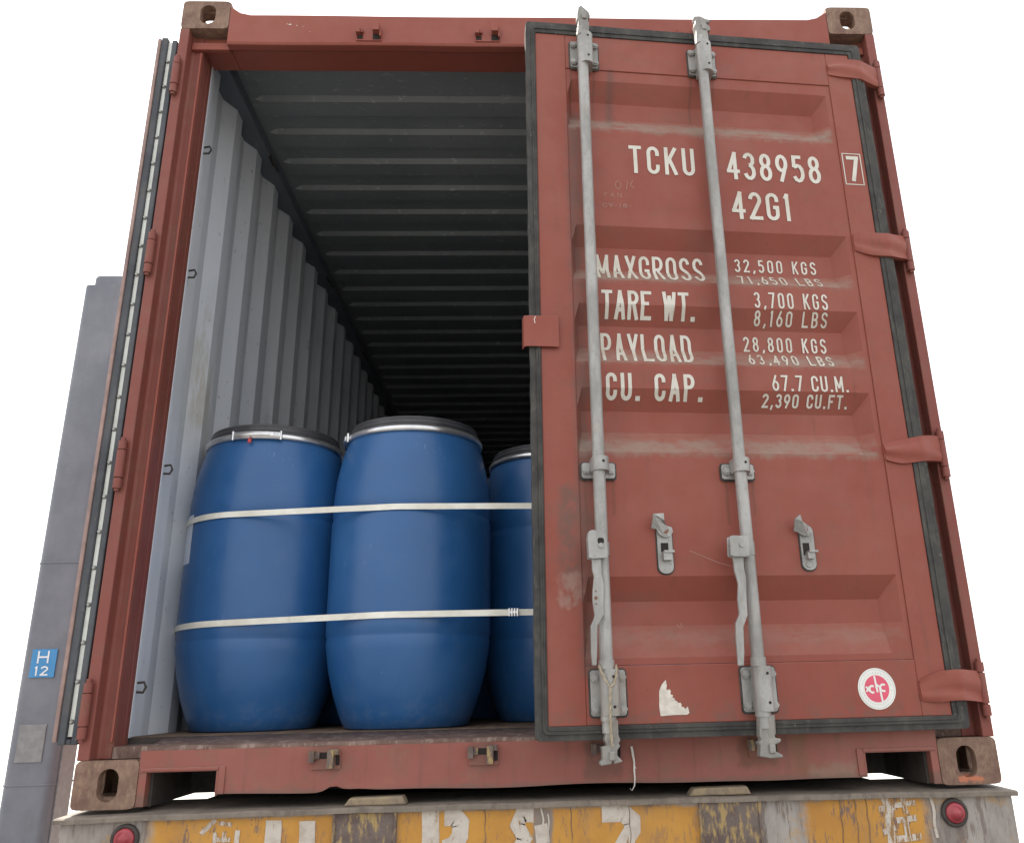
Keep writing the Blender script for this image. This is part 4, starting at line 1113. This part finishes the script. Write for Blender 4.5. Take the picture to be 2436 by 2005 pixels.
# ================================================================== ROPES
Md = Matrix.Translation(Vector((1.13936, -.03649, 0))) @ Matrix.Rotation(TH, 4, 'Z')
def dw(x, y, z): return Md @ Vector((x, y, z))
ro = MB()
def twist(path, r, turns):
    P = [Vector(p) for p in path]; Q = []
    for a, c in zip(P, P[1:]):
        k = max(2, int((c - a).length / .004)); Q += [a + (c - a) * t / k for t in range(k)]
    Q.append(P[-1])
    for ph in (0, PI):
        pts = []
        for i, p in enumerate(Q):
            d = (Q[min(i + 1, len(Q) - 1)] - Q[max(i - 1, 0)]).normalized(); u = d.orthogonal().normalized(); v = d.cross(u); an = i * turns + ph
            pts.append(p + (u * math.cos(an) + v * math.sin(an)) * r * .75)
        ro.tube(pts, r, 6)
yy = RY - .027
twist([dw(-1.013, RY - .010, .322), dw(-1.008, yy + .004, .300), dw(-.998, yy, .280), dw(-.990, yy, .268), dw(-.979, yy, .279), dw(-.972, yy + .004, .298), dw(-.969, RY - .012, .322)], .0021, .7)
twist([dw(-.990, yy - .001, .268), dw(-.992, yy - .002, .230), dw(-.993, yy, .196), dw(-.992, yy + .002, .160), dw(-.990, yy + .004, .130)], .0023, .7)
tag(ro.build('rope', 'rope'), 'thin twisted rope looped round the foot of the left lock rod', 'rope')
sb = MB(); sb.tube([(.045, -.004, .118), (.047, -.007, .100), (.050, -.005, .080), (.049, -.007, .060), (.050, -.004, .040), (.048, -.006, .022), (.040, -.008, .010), (.036, -.007, .016)], .0022, 7, radii=[.0032, .0034, .0026, .0026, .0022, .0016, .0008, .0006])
sb.tube([(.050, -.005, .070), (.054, -.008, .064)], .0012, 6)
sb.v = [(x + 0.1830, y, z) for x, y, z in sb.v]
tag(sb.build('string', 'string'), 'short frayed white string hanging on the container sill', 'string')

# ================================================================== COLUMN WITH BAY SIGN
CY = 3.0
col = empty('yard_column', (-2.955, CY, -1.25)); tag(col, 'grey steel column with a blue bay sign, left of the container', 'column')
b = MB(); b.prism(rrect(-.145, .145, 0, .28, .05, 6), lambda a, c, t: (a, c, t), 4.29); b.build('shaft', 'column', col)
b = MB(); b.prism(rrect(-.11, .11, .04, .26, .05, 6), lambda a, c, t: (a, c, 4.29 + t), .10); b.build('cap', 'column', col, .02)
for zz in (1.06, 2.35):
    b = MB(); b.prism(rrect(-.149, .149, -.004, .284, .052, 6), lambda a, c, t: (a, c, zz + t), .012); b.build('weld_band', 'column', col, .003)
b = MB(); b.prism(rrect(-.30, .30, -.14, .44, .04, 4), lambda a, c, t: (a, c, t), .03); b.build('base_plate', 'column', col, .004)
b = MB(); b.box(.146, .154, .06, .22, .03, 4.1); b.build('edge_strip', 'colplate', col)
b = MB(); b.box(-.080, .068, -.008, -.0015, 1.665, 1.83); b.use('x') if 0 else None
sg = b.build('bay_sign', 'blue_sign', col, .002)
b = MB(); sgf = lambda a, c, o=0: (a, -.0095 - o, c)
text(b, 'H', -.044, .024, 1.748, .072, .010, sgf); text(b, '12', -.055, .030, 1.676, .055, .009, sgf, gap=.25)
b.build('sign_lettering', 'white', sg)
MB().box(-.085, .070, -.006, -.0015, 1.19, 1.40).build('blank_plate', 'colplate', col, .002)
